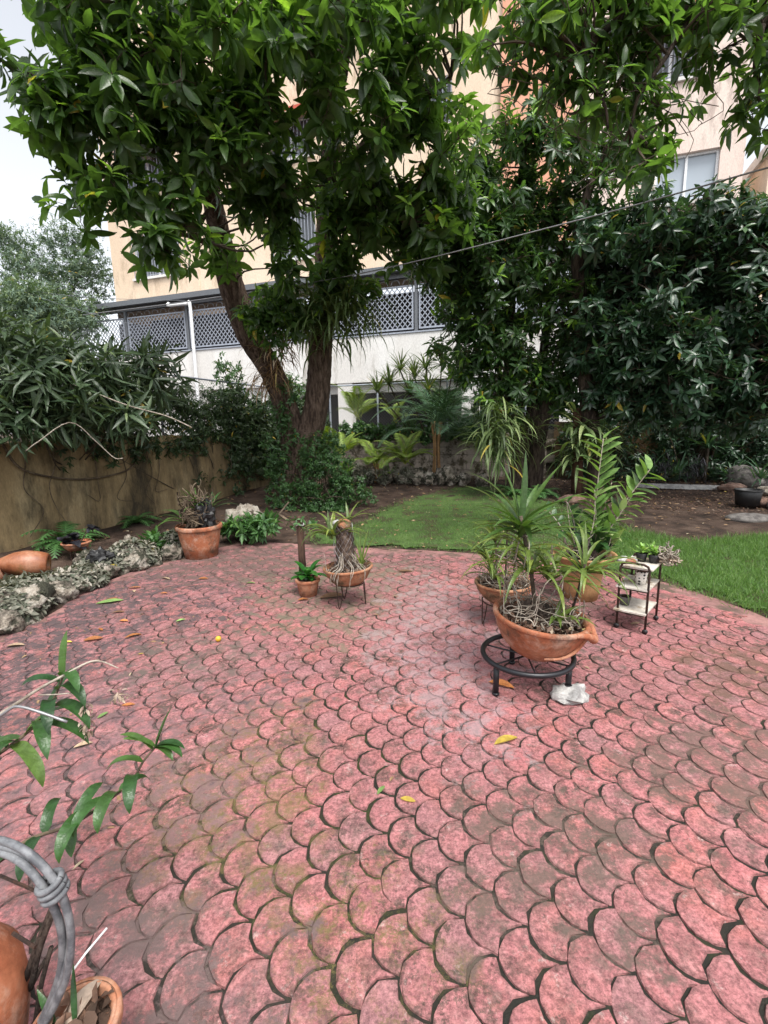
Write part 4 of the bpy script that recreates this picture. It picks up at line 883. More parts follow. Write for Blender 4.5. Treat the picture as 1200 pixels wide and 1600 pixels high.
# ferns and low plants along the back bed
def fern(label, p, n=14, L=.5, mat=L_green, name='fern'):
    t_ = base_thing(name, label, 'fern', p); m = MB()
    for q in range(n):
        az = q*2.399; e = random.uniform(.5,1.2); pp = np.array(p, float); Lf = L*random.uniform(.7,1.1)
        for i in range(12):
            d = np.array([math.cos(az)*math.cos(e), math.sin(az)*math.cos(e), math.sin(e)]); pn = pp+d*Lf/12; sd_ = nrm(np.cross(d,[0,0,1])); ll = Lf*.2*math.sin(PI*(.12+.85*i/12))
            for s_ in (1,-1): tip = pn+sd_*s_*ll+d*ll*.4-np.array([0,0,ll*.2]); m.add([pp, pn, tip], [(0,1,2)], random.random()*.8)
            pp = pn; e -= .14
    put(t_, 'fronds', m, mat, False)['kind'] = 'stuff'; return t_
fern('fern under the hanging staghorn beside the coral rocks', wp(800,772,9.3), 16, .55)
fern('fern at the foot of the middle tree', wp(845,778,9.2), 16, .55)
fern('pale fern behind the spiky orchid pot', wp(825,790,8.8), 12, .45)
fern('low fern against the yellow wall beside the dark leaved bowl', W(AW+.25, 5.5, .1), 18, .4)
fern('low fern against the yellow wall at the left edge', W(AW+.35, 4.3, .1), 18, .55)
fern('feathery fern at the very left behind the clay jar', W(AW+.6, 4.05, .1), 14, .5)
def rosette(label, p, n, L, wd, mat, el=(.2,1.3), droop=(.4,1.2), name='rosette_plant', cat='plant', shape='strap', nseg=6):
    t_ = base_thing(name, label, cat, p); 
    for q in range(n): put(t_, 'leaf', MB().strap(np.array(p)+np.array([0,0,.02]), q*2.399, random.uniform(*el), L*random.uniform(.7,1.1), wd*random.uniform(.8,1.1), random.uniform(*droop), nseg, .25, shape=shape), mat)
    return t_
palm('arching palm behind the fence above the block wall', W(-2.6, BW+.7, 1.0), 12, 1.4, L_palm, .9, (.3,1.3), (1.0,1.8), .4, False)
palm('bright young palm before the block wall right of the small yellow one', wp(632,742,11.5), 10, 1.0, L_ypalm, .5, (.4,1.3), (1.0,1.8), .32, False)
palm('leaning green palm at the right end of the block wall', wp(752,745,11.0), 11, 1.3, L_palm, .8, (.3,1.3), (1.1,1.9), .4, False)
palm('tall yellow green palm over the block wall by the twin tree', W(-5.3, BW+.4, .8), 10, 1.2, L_ypalm, .9, (.5,1.4), (.9,1.6), .34, False)
rosette('pale leaved rosette plant among the coral rocks by the block wall', wp(607,742,11.4)+np.array([0,0,.15]), 9, .5, .1, L_zz, (.3,1.2), name='dumb_cane', shape='lance')
rosette('large leaf clump behind the white dumb cane palm', wp(540,745,11.2)+np.array([0,0,.15]), 8, .6, .13, L_zz, (.5,1.3), name='broad_leaf_plant', shape='lance')
for q, (px, py, Y, L_, lab) in enumerate([(1060,735,10.2,.55,'dark bromeliad left of the dark mounds on the right'),(955,700,10.2,.6,'dark spiky bromeliad in the shade near the wall'),(1020,690,10.4,.7,'large shaded bromeliad against the wall'),(1150,705,9.8,.6,'bromeliad at the far right below the dark tree'),(1195,690,9.3,.6,'bromeliad on the right picture edge'),(1110,660,10.2,.6,'bromeliad high beside the yellowish wall')]):
    p = wp(px, py, Y); t_ = strap_clump('bromeliad', lab, p, [(p+np.array([0,0,.15 if q < 5 else .8]),.03)], 34, L_, .045, L_palm, (.1,1.3), (.3,1.4), 'bromeliad', part='leaves')
    if q == 5: put(t_, 'stem', MB().tube([p, p+np.array([0,0,.8])], .03, 6), m_twig)
nodes = [W(random.uniform(.3,5.8), BW-random.uniform(.05,.7), random.uniform(.2,1.9)) for q in range(300)]
foliage('shaded_shrubbery', 'dark shrubbery in deep shade along the right garden wall', 'shrub', W(3, BW-.3, .1), [], L_dark, .14, .35, 6, 7, .25, .3, .3, .03, True, nodes_xyz=nodes)

# ---------------------------------------------------------------- rocks
def rock_mesh(r, sq=(1,1,.75), rough=.22, seg=10, ring=7, pits=0.0):
    m = MB(); ph = rng.uniform(0, 6.28, 9); V = []
    def dis(d):
        v = math.sin(d[0]*3+ph[0])*math.sin(d[1]*3.4+ph[1])*math.sin(d[2]*2.8+ph[2]) + .6*math.sin(d[0]*7+ph[3])*math.sin(d[1]*6+ph[4]) + .5*math.sin(d[2]*9+ph[5])*math.sin(d[0]*8+ph[6])
        return 1+rough*v+random.uniform(-pits, pits)
    V.append((0, 0, -r*sq[2]))
    for i in range(1, ring):
        th = -PI/2+PI*i/ring
        for k in range(seg):
            a = 2*PI*k/seg; d = (math.cos(th)*math.cos(a), math.cos(th)*math.sin(a), math.sin(th)); q = r*dis(d); V.append((d[0]*q*sq[0], d[1]*q*sq[1], d[2]*q*sq[2]))
    V.append((0, 0, r*sq[2])); F = [(0, 1+(k+1) % seg, 1+k) for k in range(seg)]
    for i in range(ring-2):
        for k in range(seg): a = 1+i*seg; F.append((a+k, a+(k+1) % seg, a+seg+(k+1) % seg, a+seg+k))
    a = 1+(ring-2)*seg; F += [(a+k, a+(k+1) % seg, len(V)-1) for k in range(seg)]
    m.add(V, F); return m
def rock(label, p, r, mat=m_coral, sq=(1.1,.9,.8), rough=.25, pits=.06, sink=.35, name='rock', group=None, seg=22, ring=14):
    o = rock_mesh(r, sq, rough, seg, ring, pits).build(name, mat, None, True, (p[0], p[1], p[2]+r*sq[2]*(1-sink))); o.rotation_euler = (0, 0, random.uniform(0, 6)); return tag(o, label, 'rock', group)
brow = [(556,735,11.6,.26,'tall craggy coral rock nearest the twin tree'),(575,742,11.5,.16,'small coral rock beside the tall craggy one'),(603,745,11.4,.17,'low coral rock under the pale rosette plant'),(628,746,11.3,.18,'coral rock left of the orange palm canes'),(655,745,11.2,.21,'pointed coral rock touching the orange palm canes'),(673,750,11.0,.19,'coral rock right of the pointed one'),(697,750,10.9,.27,'big round pitted coral rock in the row'),(722,750,10.8,.17,'last coral rock before the staghorn fern'),(752,752,10.6,.16,'coral rock half hidden under the staghorn fern')]
for px, py, Y, r, lab in brow: rock(lab, wp(px, py, Y), r, m_coral, (1,.9,.95), .3, .09, .3, 'coral_rock')
nodes = [wp(random.uniform(548,650), 740, random.uniform(11.0,11.5))+np.array([0,0,random.uniform(.05,.4)]) for q in range(46)]
foliage('silvery_ground_cover', 'silvery low plants growing among the coral rocks by the block wall', 'plant', wp(600,742,11.2), [], L_fit, .10, .35, 6, 5, .14, .2, .4, .05, False, nodes_xyz=nodes)
rock('pale knobbly coral boulder beside the big terracotta pot', gr(385,838)+np.array([0,0,.06]), .25, rough_mat('pale_coral', (.3,.26,.21), (.5,.45,.38), (.62,.58,.5), 7, .95, 1, .03, dirt=(.1,.08,.06), dscale=6, dlo=.5, dhi=.62), (1.05,.9,.85), .3, .08, .2, 'coral_rock')
foliage('lobed_leaf_plant', 'lobed green plant in front of the pale coral boulder', 'plant', gr(395,845), [(395,822,6.1,30,14,.15,14),(420,818,6.1,12,10,.1,5),(362,825,6.2,12,12,.1,5)], L_green, .16, .3, 7, 4, .1, .2, .6, .25, False)
for px, py, r, lab in [(1172,815,.28,'flat dark stone under the black plastic pot'),]:
    o = rock_mesh(r, (1.25,.8,.26), .1, 22, 10, .02).build('flat_stone', m_grey, None, True, gr(px, py)+np.array([0,0,.05])); tag(o, lab, 'stone')
for q, (px, py, Y, r, sq, mt, lab) in enumerate([(1192,800,7.7,.16,(1.2,1,.5),m_redst,'reddish stone stacked right of the black pot'),(1200,785,7.8,.17,(1.2,1,.5),m_coral,'pale slab stone topping the stack at the right edge'),(1215,815,7.5,.2,(1.2,1,.5),m_grey,'grey stone at the bottom of the right edge stack'),(1165,740,9.6,.33,(1.1,.9,.75),m_grey,'big grey boulder before the yellowish wall on the right'),(1195,745,9.4,.2,(1,1,.7),m_grey,'smaller grey boulder next to the big one at the right edge'),(1145,762,9.2,.2,(1.3,.8,.4),m_redst,'low reddish stone left of the grey boulders'),(893,795,8.4,.17,(1.5,.8,.5),m_redst,'flat pinkish rock at the end of the lawn behind the orchids')]):
    p = wp(px, py, Y); zoff = .16 if q == 1 else 0; rock(lab, p+np.array([0,0,zoff]), r, mt, sq, .16, .03, .3, 'stone')
m = MB(); ps = [(-.95,-.02),(-.6,-.14),(0,-.2),(.6,-.16),(1.0,-.02),(.6,.1),(-.3,.1)]; n = len(ps); m.add([(x, y, 0) for x, y in ps]+[(x*.98, y*.95, .07) for x, y in ps], [tuple(range(n,2*n))]+[(i,(i+1)%n,n+(i+1)%n,n+i) for i in range(n)])
o = m.build('stone_slab', m_pale, None, False, wp(1060,765,9.6)); o.rotation_euler = (0,.02,-.25); tag(o, 'long pale stone slab edging the dark mounds on the right', 'slab')
for px, Y, lab in [(1035,9.9,'dark dry bushy mound behind the pale slab, left one'),(1085,9.8,'dark dry bushy mound behind the pale slab, right one')]:
    p = wp(px,750,Y); strap_clump('dry_mound', lab, p, [(p+np.array([0,0,.12]),.14),(p+np.array([0,0,.3]),.1)], 90, .35, .014, L_purp, (.0,1.5), (.6,2.2), 'plant', part='strands')

# ================================================================== POTS AND STANDS
def pot_parts(t_, prof, th, soil_z, mat, n=40, soil=m_dirt, rim=None, name='pot'):
    "open pot in local coordinates: outer profile from base to rim, wall of thickness th, soil disc"
    inner = [(max(.01, r-th), max(th, z)) for r, z in prof[::-1]]
    o = MB().lathe(list(prof)+[(prof[-1][0]-th*.5, prof[-1][1]+th*.35)]+inner, n, wob=.006).build(name, mat, t_, True)
    if rim:
        r, z, rr, hh = rim; MB().lathe([(r-rr*.2, z-hh/2), (r+rr*.8, z-hh/2), (r+rr, z-hh/4), (r+rr, z+hh/4), (r+rr*.7, z+hh/2), (r-rr*.2, z+hh/2)], n, cap=False).build('rim', mat, o, True)
    rs = np.interp(soil_z, [p[1] for p in prof], [p[0] for p in prof])-th*.9
    m = MB(); V = [(0, 0, soil_z+.015)]; F = []
    for i in range(1, 5):
        for k in range(18): a = 2*PI*k/18; V.append((rs*i/4*math.cos(a), rs*i/4*math.sin(a), soil_z+random.uniform(-.012,.014)))
    F += [(0, 1+k, 1+(k+1) % 18) for k in range(18)]+[(1+i*18+k, 1+(i+1)*18+k, 1+(i+1)*18+(k+1) % 18, 1+i*18+(k+1) % 18) for i in range(3) for k in range(18)]
    m.add(V, F).build('soil', soil, t_, True); return o
def tangle(t_, n, R, z0, z1, L, r=.003, mat=m_root, name='roots'):
    m = MB()
    for q in range(n):
        a = random.uniform(0, 6.28); rr = R*math.sqrt(random.random()); p = np.array([rr*math.cos(a), rr*math.sin(a), random.uniform(z0, z1)]); d = unit(1)[0]; d[2] *= .45; pts = [p.copy()]
        for k in range(6): d = nrm(d+unit(1)[0]*.55); p = p+d*L/6; p[2] = max(p[2], z0); pts.append(p.copy())
        pts = np.array(pts); rad = np.hypot(pts[:, 0], pts[:, 1]); f_ = np.where(rad > R, R/rad, 1); pts[:, :2] *= f_[:, None]
        m.tube(crv(pts, 12), r*random.uniform(.6,1.4), 4, cap=False)
    o = m.build(name, mat, t_, True); o['kind'] = 'stuff'; return o
def chips(t_, n, R, z, L, mat=m_mulch, name='bark_chips'):
    a = rng.uniform(0, 6.28, n); rr = R*np.sqrt(rng.random(n)); D = unit(n); D[:, 2] *= .4
    o = leaf_mesh(name, np.c_[rr*np.cos(a), rr*np.sin(a), z+rng.uniform(0,.03,n)], D, unit(n)+np.array([0,0,1]), L*rng.uniform(.5,1.2,n), L*.45, rng.random(n), mat, t_, .05, .2, kind='stuff'); return o
def leafobj(t_, base, az, el, L, wd, droop, mat, shape='strap', nseg=9, fold=.3, twist=0.0, name='leaf'):
    return MB().strap(base, az, el, L, wd, droop, nseg, fold, twist=twist, shape=shape).build(name, mat, t_, True)
def fan(t_, c, specs, mat, wd, shape='strap', fold=.45):
    for az, el, L, dr in specs: leafobj(t_, np.array(c)+rng.normal(size=3)*.006, math.radians(az), math.radians(el), L, wd*random.uniform(.85,1.1), dr, mat, shape, fold=fold)

# ---------------------------------------------------------------- front bowl of orchids on the black ring stand
SC = np.array([.815, 2.57]); SZ = .185
st = thing('plant_stand', 'black metal ring stand with three legs under the big orchid bowl', 'plant stand', (SC[0], SC[1], 0))
ringp = [(.252*math.cos(a), .252*math.sin(a), SZ) for a in np.linspace(0, 2*PI, 49)]
MB().tube(ringp, .0155, 10, cap=False).build('ring', m_metal, st, True)
for a in (210, 322, 95):
    x, y = .238*math.cos(math.radians(a)), .238*math.sin(math.radians(a)); z0 = .055 if a == 322 else 0
    l_ = MB().tube([(x, y, z0+.004), (x, y, SZ-.006)], .0165, 10).build('leg', m_metal, st, True); MB().lathe([(.02, 0), (.021, .012), (.0175, .016)], 12, (x, y, z0)).build('foot_cap', m_metal, l_, True)
for a in (25, 85, 145):
    c, s = math.cos(math.radians(a)), math.sin(math.radians(a)); MB().tube([(-.245*c, -.245*s, SZ-.012), (.245*c, .245*s, SZ-.012)], .005, 6).build('cross_bar', m_metal, st)
rk = rock_mesh(.108, (1.0,.74,.46), .2, 13, 8, .07).build('rock', m_pale, None, False, (SC[0]+.19, SC[1]-.165, .018)); rk.rotation_euler = (0, 0, .35); tag(rk, 'chipped white rock under one leg of the black stand', 'rock')
bw_ = thing('potted_orchid', 'big tilted terracotta bowl of spiky orchids on the black stand', 'potted plant', (SC[0]+.045, SC[1]+.0, SZ+.004)); bw_.rotation_euler = (math.radians(2.5), math.radians(5.5), 0)
pb = pot_parts(bw_, [(.02,.0),(.10,.0),(.155,.035),(.205,.09),(.238,.15),(.256,.205),(.262,.235)], .022, .19, m_terra, 56, rim=(.254,.232,.016,.026))
relief = crv([(.262*math.cos(a)*(.80+.12*k), .262*math.sin(a)*(.80+.12*k), z) for a, z, k in ((-1.7,.075,0),(-1.3,.085,.25),(-.95,.115,.7),(-.72,.16,1.1),(-.55,.2,1.6))], 24)
MB().tube(relief, np.linspace(.006,.013,24), 8).build('relief_band', m_terra, pb, True)
hl = crv([(.262*math.cos(a)*k, .262*math.sin(a)*k, z) for a, k, z in ((-1.15,1.0,.236),(-.92,1.03,.228),(-.70,1.07,.205),(-.55,1.10,.18),(-.44,1.10,.178),(-.33,1.05,.205),(-.22,1.0,.236))], 26)
MB().tube(hl, np.interp(np.linspace(0,1,26), [0,.5,1], [.014,.024,.016]), 10).build('lug_handle', m_terra, pb, True)
tangle(bw_, 120, .225, .195, .30, .28, .0026); chips(bw_, 500, .225, .2, .05)
lump = rock_mesh(.085, (1.1,.9,.9), .35, 26, 18, .16).build('wood_lump', m_bark2, bw_, False, (-.04, .02, .225))
MB().tube(crv([(-.03,.02,.25),(-.1,.0,.5),(-.2,.0,.8)], 14), .012, 7).build('stem', m_twig, bw_, True)
c1 = np.array([-.19, .0, .74])
fan(bw_, c1+np.array([.005,0,-.05]), [(q*61+20, random.uniform(8,50), random.uniform(.3,.42), random.uniform(.5,1.2)) for q in range(12)], L_orchd, .034)
fan(bw_, c1, [(95,84,.42,.25),(150,72,.42,.45),(20,64,.42,.3),(5,42,.40,.55),(185,50,.40,.9),(200,32,.36,.7),(170,58,.44,1.0),(230,25,.34,.9),(340,35,.36,.8),(300,20,.33,1.0),(265,15,.3,1.2),(120,40,.35,.9),(60,50,.36,.7),(215,8,.33,.8),(350,12,.32,.9),(190,15,.36,.8),(40,20,.3,1.0),(160,8,.32,1.2),(310,50,.36,.8)], L_orchd, .036)
c1b = c1-np.array([-.04, 0, .12]); c1c = c1-np.array([-.09, 0, .26])
fan(bw_, c1c, [(q*47, random.uniform(10,55), random.uniform(.34,.5), random.uniform(1.3,2.3)) for q in range(18)], L_orch, .028)
fan(bw_, (.04,.05,.42), [(q*53, random.uniform(20,70), random.uniform(.3,.45), random.uniform(1.0,2.2)) for q in range(16)], L_orch, .026)
fan(bw_, c1b, [(200,30,.36,1.6),(230,25,.36,1.9),(180,22,.34,1.9),(260,20,.32,1.9),(160,28,.33,1.8),(290,25,.3,1.8),(215,40,.4,1.8),(330,28,.34,1.6)], L_orch, .024)
MB().tube(crv([(.13,-.03,.19),(.17,-.02,.35),(.19,-.01,.56)], 10), .007, 6).build('stem', m_bark2, bw_, True)
c2 = np.array([.19, -.01, .50])
fan(bw_, c2, [(q*40+5, random.uniform(20,70), random.uniform(.3,.4), random.uniform(1.3,2.2)) for q in range(9)], L_orch, .024)
fan(bw_, c2, [(88,80,.30,.5),(110,70,.32,1.0),(20,55,.30,1.2),(350,45,.33,1.5),(5,40,.36,1.2),(200,45,.32,1.3),(170,55,.34,1.2),(225,35,.30,1.7),(300,45,.30,2.2),(270,50,.30,2.0),(330,60,.34,2.2),(250,25,.26,1.8),(40,40,.3,1.3),(140,45,.3,1.2),(310,30,.34,2.3)], L_orch, .023)
c3 = np.array([.05, -.09, .235])
fan(bw_, c3, [(15,42,.24,1.0),(350,30,.22,.9),(260,55,.2,1.9),(285,60,.22,2.0),(235,50,.2,1.8),(320,40,.24,1.5),(60,50,.2,1.0)], L_orch, .03)
m = MB()
for q in range(8):                                      # long pale aerial roots
    a = random.uniform(2.2,5.2); p = c1b+np.array([random.gauss(0,.03), random.gauss(0,.03), random.uniform(-.02,.08)]); x = math.cos(a)*random.uniform(.06,.16); y = math.sin(a)*random.uniform(.04,.14)
    m.tube(crv([p, p+np.array([x*.6, y*.6, random.uniform(-.03,.06)]), p+np.array([x, y, -.10]), p+np.array([x*.9, y, random.uniform(-.2,-.08)])+rng.normal(size=3)*.03], 14), .0036, 5)
m.tube(crv([(-.02,-.04,.66),(.0,-.06,.55),(.05,-.08,.5),(.05,-.1,.43)], 12), .004, 5); m.tube([(-.04,-.12,.24),(-.01,-.2,.18),(.0,-.22,.2)], .005, 5)
m.build('aerial_roots', m_root, bw_, True)['kind'] = 'stuff'

# ---------------------------------------------------------------- bowl behind it on a wire stand
def wire_stand(label, c, r, h, n=3, a0=0):
    t_ = thing('wire_stand', label, 'plant stand', (c[0], c[1], 0)); MB().tube([(r*math.cos(a), r*math.sin(a), h) for a in np.linspace(0, 2*PI, 33)], .005, 6, cap=False).build('ring', m_rust, t_, True)
    for q in range(n):
        a = a0+q*2*PI/n; x, y = r*math.cos(a), r*math.sin(a); tx, ty = -math.sin(a)*.035, math.cos(a)*.035
        MB().tube(crv([(x+tx, y+ty, h), (x*1.05+tx*.6, y*1.05+ty*.6, h*.4), (x*1.1, y*1.1, .006), (x*1.05-tx*.6, y*1.05-ty*.6, h*.4), (x-tx, y-ty, h)], 22), .0042, 6).build('hairpin_leg', m_rust, t_, True)
    return t_
B2 = np.array([.90, 3.46]); wire_stand('rusty wire stand half hidden behind the big orchid bowl', B2, .16, .17, 3, math.radians(197))
t2 = thing('potted_orchid', 'weathered bowl of strap leaved orchids behind the big orchid bowl', 'potted plant', (B2[0], B2[1], .165))
pot_parts(t2, [(.02,0),(.11,0),(.16,.04),(.2,.1),(.215,.15)], .018, .12, m_terra_old, 44, rim=(.208,.148,.013,.02)); tangle(t2, 60, .19, .12, .2, .22, .0026); chips(t2, 200, .18, .125, .05)
for (x, y, z) in ((-.12,-.02,.3),(-.06,.05,.46),(.08,-.02,.38),(-.1,-.08,.22),(.02,.02,.55)):
    MB().tube([(x*.7, y*.7, .1), (x, y, z)], .008, 6).build('stem', m_twig, t2, True)
    fan(t2, (x, y, z), [(random.uniform(0,360), random.uniform(20,80), random.uniform(.26,.38), random.uniform(.7,2.0)) for q in range(13)], L_orch, .023)
rosette('small shaded clump of pale strap leaves left of the spiky orchids', gr(768,905), 12, .3, .03, L_orch, (.6,1.4), (.4,1.2), name='spider_plant')

# ---------------------------------------------------------------- ochre pot with upright canes
t3 = thing('potted_plant', 'tall ochre pot with upright leafy canes at the patio edge', 'potted plant', (1.70, 3.95, 0))
pot_parts(t3, [(.02,0),(.135,0),(.15,.1),(.16,.2),(.18,.29),(.245,.36),(.262,.39)], .02, .345, m_ochre, 44, rim=(.255,.388,.012,.018)); tangle(t3, 40, .22, .35, .42, .25, .003)
rock_mesh(.09, (1,1,.8), .25, 16, 10, .06).build('wood_lump', m_bark2, t3, True, (.0,-.05,.40))
def cane(t_, p0, p1, n, L, wd, mat, side, lean=.9, t0=.12, bow=.03):
    p0 = np.array(p0); p1 = np.array(p1); Q = crv([p0, (p0+p1)/2+np.array([bow,0,bow]), p1], 14); MB().tube(Q, np.linspace(.008,.004,14), 6).build('cane', m_root, t_, True)
    for q in range(n):
        f_ = t0+(1-t0)*q/(n-1); x = f_*12.99; j = int(x); c = Q[j]+(Q[j+1]-Q[j])*(x-j); ax = nrm(Q[min(j+1,13)]-Q[j]); s_ = 1 if q % 2 else -1
        d = nrm(ax*math.cos(lean)+np.array(side)*s_*math.sin(lean)+rng.normal(size=3)*.12); az = math.atan2(d[1], d[0]); el = math.asin(np.clip(d[2],-1,1))
        leafobj(t_, c, az, el, L*(.55+.45*math.sin(PI*min(1,(1-f_)*.8+.2)))*random.uniform(.85,1.1), wd*random.uniform(.9,1.1), random.uniform(.1,.7), mat, 'oval', 6, .2, random.uniform(-.6,.6))
cane(t3, (.10,-.03,.40), (.10,-.02,1.36), 28, .21, .08, L_zz, (.97,.1,.1), .95, .22, -.03)
cane(t3, (.06,.03,.40), (.50,-.02,1.1), 24, .17, .075, L_zz, (-.6,.3,.75), .95, .3, -.02)
cane(t3, (.02,.05,.40), (.26,.12,.98), 14, .14, .05, L_dend, (.8,.2,-.4), .9, .2)
cane(t3, (-.08,.0,.40), (-.12,.1,.82), 8, .12, .05, L_dend, (.95,.1,0), .9, .3)
cane(t3, (.04,-.05,.40), (.34,-.08,.9), 14, .15, .06, L_zz, (.7,.1,-.5), .9, .2)
cane(t3, (.0,-.05,.40), (.02,-.1,.95), 14, .15, .06, L_zz, (.97,.1,0), .9, .2)
cane(t3, (-.12,.03,.38), (-.3,.05,.76), 6, .11, .045, L_dend, (.8,.3,.3), .8, .5)
for q in range(48): leafobj(t3, np.array([random.uniform(-.12,.2), random.uniform(-.12,.1), .40+random.uniform(0,.18)]), random.uniform(0,6.28), random.uniform(.2,1.3), random.uniform(.16,.28), random.uniform(.05,.08), random.uniform(.3,1.4), random.choice([L_dend, L_zz, L_dend]), 'oval', 7, .2)
for a, b in (((-.07,-.04,.42),(-.2,-.08,.88)),((-.03,-.02,.42),(-.05,-.05,.78))): MB().tube(crv([a, tuple((np.array(a)+np.array(b))/2+rng.normal(size=3)*.03), b], 10), np.linspace(.006,.002,10), 5).build('dry_stick', m_root, t3, True)

# ---------------------------------------------------------------- small shelf trolley
FA, FB, FC = np.array([1.70,3.31]), np.array([1.845,3.19]), np.array([2.06,3.43]); FD = FA+FC-FB
ct = thing('shelf_trolley', 'small iron trolley with three stained marble shelves at the patio edge', 'trolley', (FB[0], FB[1], 0))
rel = lambda p: p-FB
for k, (p, q) in enumerate(((FA, FB), (FD, FC))):
    p, q = rel(p), rel(q); H_ = .505
    d = nrm(q-p); pts = [(p[0], p[1], .03), (p[0], p[1], H_-.04), (p[0]+d[0]*.012, p[1]+d[1]*.012, H_-.012), (p[0]+d[0]*.04, p[1]+d[1]*.04, H_), (q[0]-d[0]*.04, q[1]-d[1]*.04, H_), (q[0]-d[0]*.012, q[1]-d[1]*.012, H_-.012), (q[0], q[1], H_-.04), (q[0], q[1], .03)]
    MB().tube(pts, .0085, 8).build('hoop_leg', m_rust, ct, True)
    for w0 in (p, q):
        o = MB().tube([(w0[0]-.006, w0[1]-.006, .018), (w0[0]+.006, w0[1]+.006, .018)], .018, 12).build('caster', m_blackp, ct, True)
def shelf(z, sh, sc=1.0):
    c = rel((FA+FC)/2)+np.array(sh); e1 = rel(FC)*.5*sc; e2 = rel(FA)*.5*sc*1.12; V = [(c[0]+s*e1[0]+t*e2[0], c[1]+s*e1[1]+t*e2[1], zz) for zz in (z-.011, z) for s, t in ((-1,-1),(1,-1),(1,1),(-1,1))]
    MB().add(V, [(3,2,1,0),(4,5,6,7),(0,1,5,4),(1,2,6,5),(2,3,7,6),(3,0,4,7)]).build('shelf', m_marble, ct)
    for (s, t) in ((1,0),(-1,0)): a = c+s*e1*.98-e2*.9; b = c+s*e1*.98+e2*.9; MB().tube([(a[0], a[1], z-.017), (b[0], b[1], z-.017)], .005, 6).build('shelf_rail', m_rust, ct)
shelf(.155, (-.03,-.02), 1.0); shelf(.325, (-.012,0), 1.0); shelf(.475, (.01,.005), 1.02)
CC = (FA+FC)/2
def small_pot(name, label, x, y, z, r, h, mat, cat='pot', plant=None):
    t_ = thing(name, label, cat, (x, y, z)); pot_parts(t_, [(.005,0),(r*.75,0),(r,h)], .004, h*.85, mat, 20); return t_
m_dots, n_, b_, o_ = newmat('spotted_glaze'); tc = n_.nodes.new('ShaderNodeTexCoord'); vo = n_.nodes.new('ShaderNodeTexVoronoi'); vo.inputs['Scale'].default_value = 42; vo.inputs['Randomness'].default_value = .15
n_.links.new(tc.outputs['Object'], vo.inputs['Vector']); n_.links.new(ramp(n_, vo.outputs['Distance'], [(.40, (.02,.02,.02)), (.44, (.75,.72,.66))]), b_.inputs['Base Color']); b_.inputs['Roughness'].default_value = .3
small_pot('spotted_pot', 'white pot with black polka dots on the middle shelf', CC[0]-.01, CC[1]-.03, .326, .045, .095, m_dots)
small_pot('grey_pot', 'small grey green pot on the bottom shelf of the trolley', CC[0]-.1, CC[1]+.0, .156, .042, .065, m_grey)
for x, y, n, lab, L_ in ((.02,.04,22,'bright green succulent in a black pot on the trolley top, left one',.075),(.085,-.01,26,'bright green succulent in a black pot on the trolley top, right one',.085)):
    t_ = small_pot('potted_succulent', lab, CC[0]+x, CC[1]+y, .478, .04, .06, m_blackp, 'succulent'); m = MB()
    for q in range(n): m.strap((random.gauss(0,.016), random.gauss(0,.016), .055+random.uniform(0,.03)), q*2.399, random.uniform(0,1.3), L_*random.uniform(.6,1.1), .024, random.uniform(.2,1.2), 4, .25, shape='oval')
    m.build('leaves', L_succ, t_, True)['kind'] = 'stuff'
for q, (x, y, r, mt, lab) in enumerate(((-.13,.02,.035,m_pale,'white pebble at the left end of the trolley top'),(-.085,-.015,.032,m_terra,'reddish pebble on the trolley top'),(-.10,.06,.03,m_pale,'pale pebble at the back of the trolley top'),(-.05,.02,.026,m_pale,'small pale pebble in the middle of the trolley top'))):
    o = rock_mesh(r, (1.2,.9,.6), .1, 12, 8, .02).build('pebble', mt, None, True, (CC[0]+x, CC[1]+y, .478+r*.5)); tag(o, lab, 'pebble')
t_ = thing('dried_coral', 'heap of dried branching seed heads at the right of the trolley top', 'dried plant', (CC[0]+.17, CC[1]-.01, .478)); tangle(t_, 90, .085, .0, .09, .09, .0045, m_root, 'twigs'); chips(t_, 120, .09, .01, .03, L_dry, 'husks')

# ---------------------------------------------------------------- wire-stand bowl with the netted log, and the little pot
B4 = np.array([-.305, 3.87]); wire_stand('rusty hairpin wire stand under the cracked bowl by the brown post', B4, .125, .20, 3, math.radians(235))
t4 = thing('potted_orchid', 'cracked terracotta bowl holding a netted log with orchids', 'potted plant', (B4[0], B4[1], .198)); t4.rotation_euler = (0, math.radians(-3), 0)
p4 = pot_parts(t4, [(.02,0),(.12,0),(.155,.035),(.185,.085),(.205,.135)], .018, .11, m_terra_old, 44, rim=(.2,.135,.012,.02)); tangle(t4, 26, .19, .11, .16, .22, .0024); chips(t4, 160, .18, .115, .05)
lg_ = crv([(-.02,0,.09),(-.015,0,.25),(-.005,.0,.42),(-.01,0,.52)], 22); log = MB().tube(lg_, np.interp(np.linspace(0,1,22), [0,.2,.9,1], [.088,.076,.064,.05]), 22, wob=.16).build('log', m_bark, t4, False)
m = MB()
for s_ in (1,-1):
    for k in range(12):
        m.tube([(-.015+.096*math.cos(k*PI/6+s_*t*3.2)*(1-.15*t), .096*math.sin(k*PI/6+s_*t*3.2)*(1-.15*t), .11+.40*t) for t in np.linspace(0,1,20)], .0009, 3, cap=False)
m.build('wire_netting', m_wire, log)
MB().lathe([(.0,.0),(.055,0),(.06,.02),(.03,.035),(0.002,.04)], 14).build('clay_shard', m_terra_old, t4, True, (.0,-.02,.50)).rotation_euler = (.5,.2,0); rock_mesh(.035,(1.2,1,.7),.15,12,8).build('shell', m_pale, t4, True, (-.055,.0,.52))
fan(t4, (-.09,-.04,.42), [(q*44, random.uniform(25,70), random.uniform(.25,.38), random.uniform(1.4,2.4)) for q in range(11)], L_orch, .027)
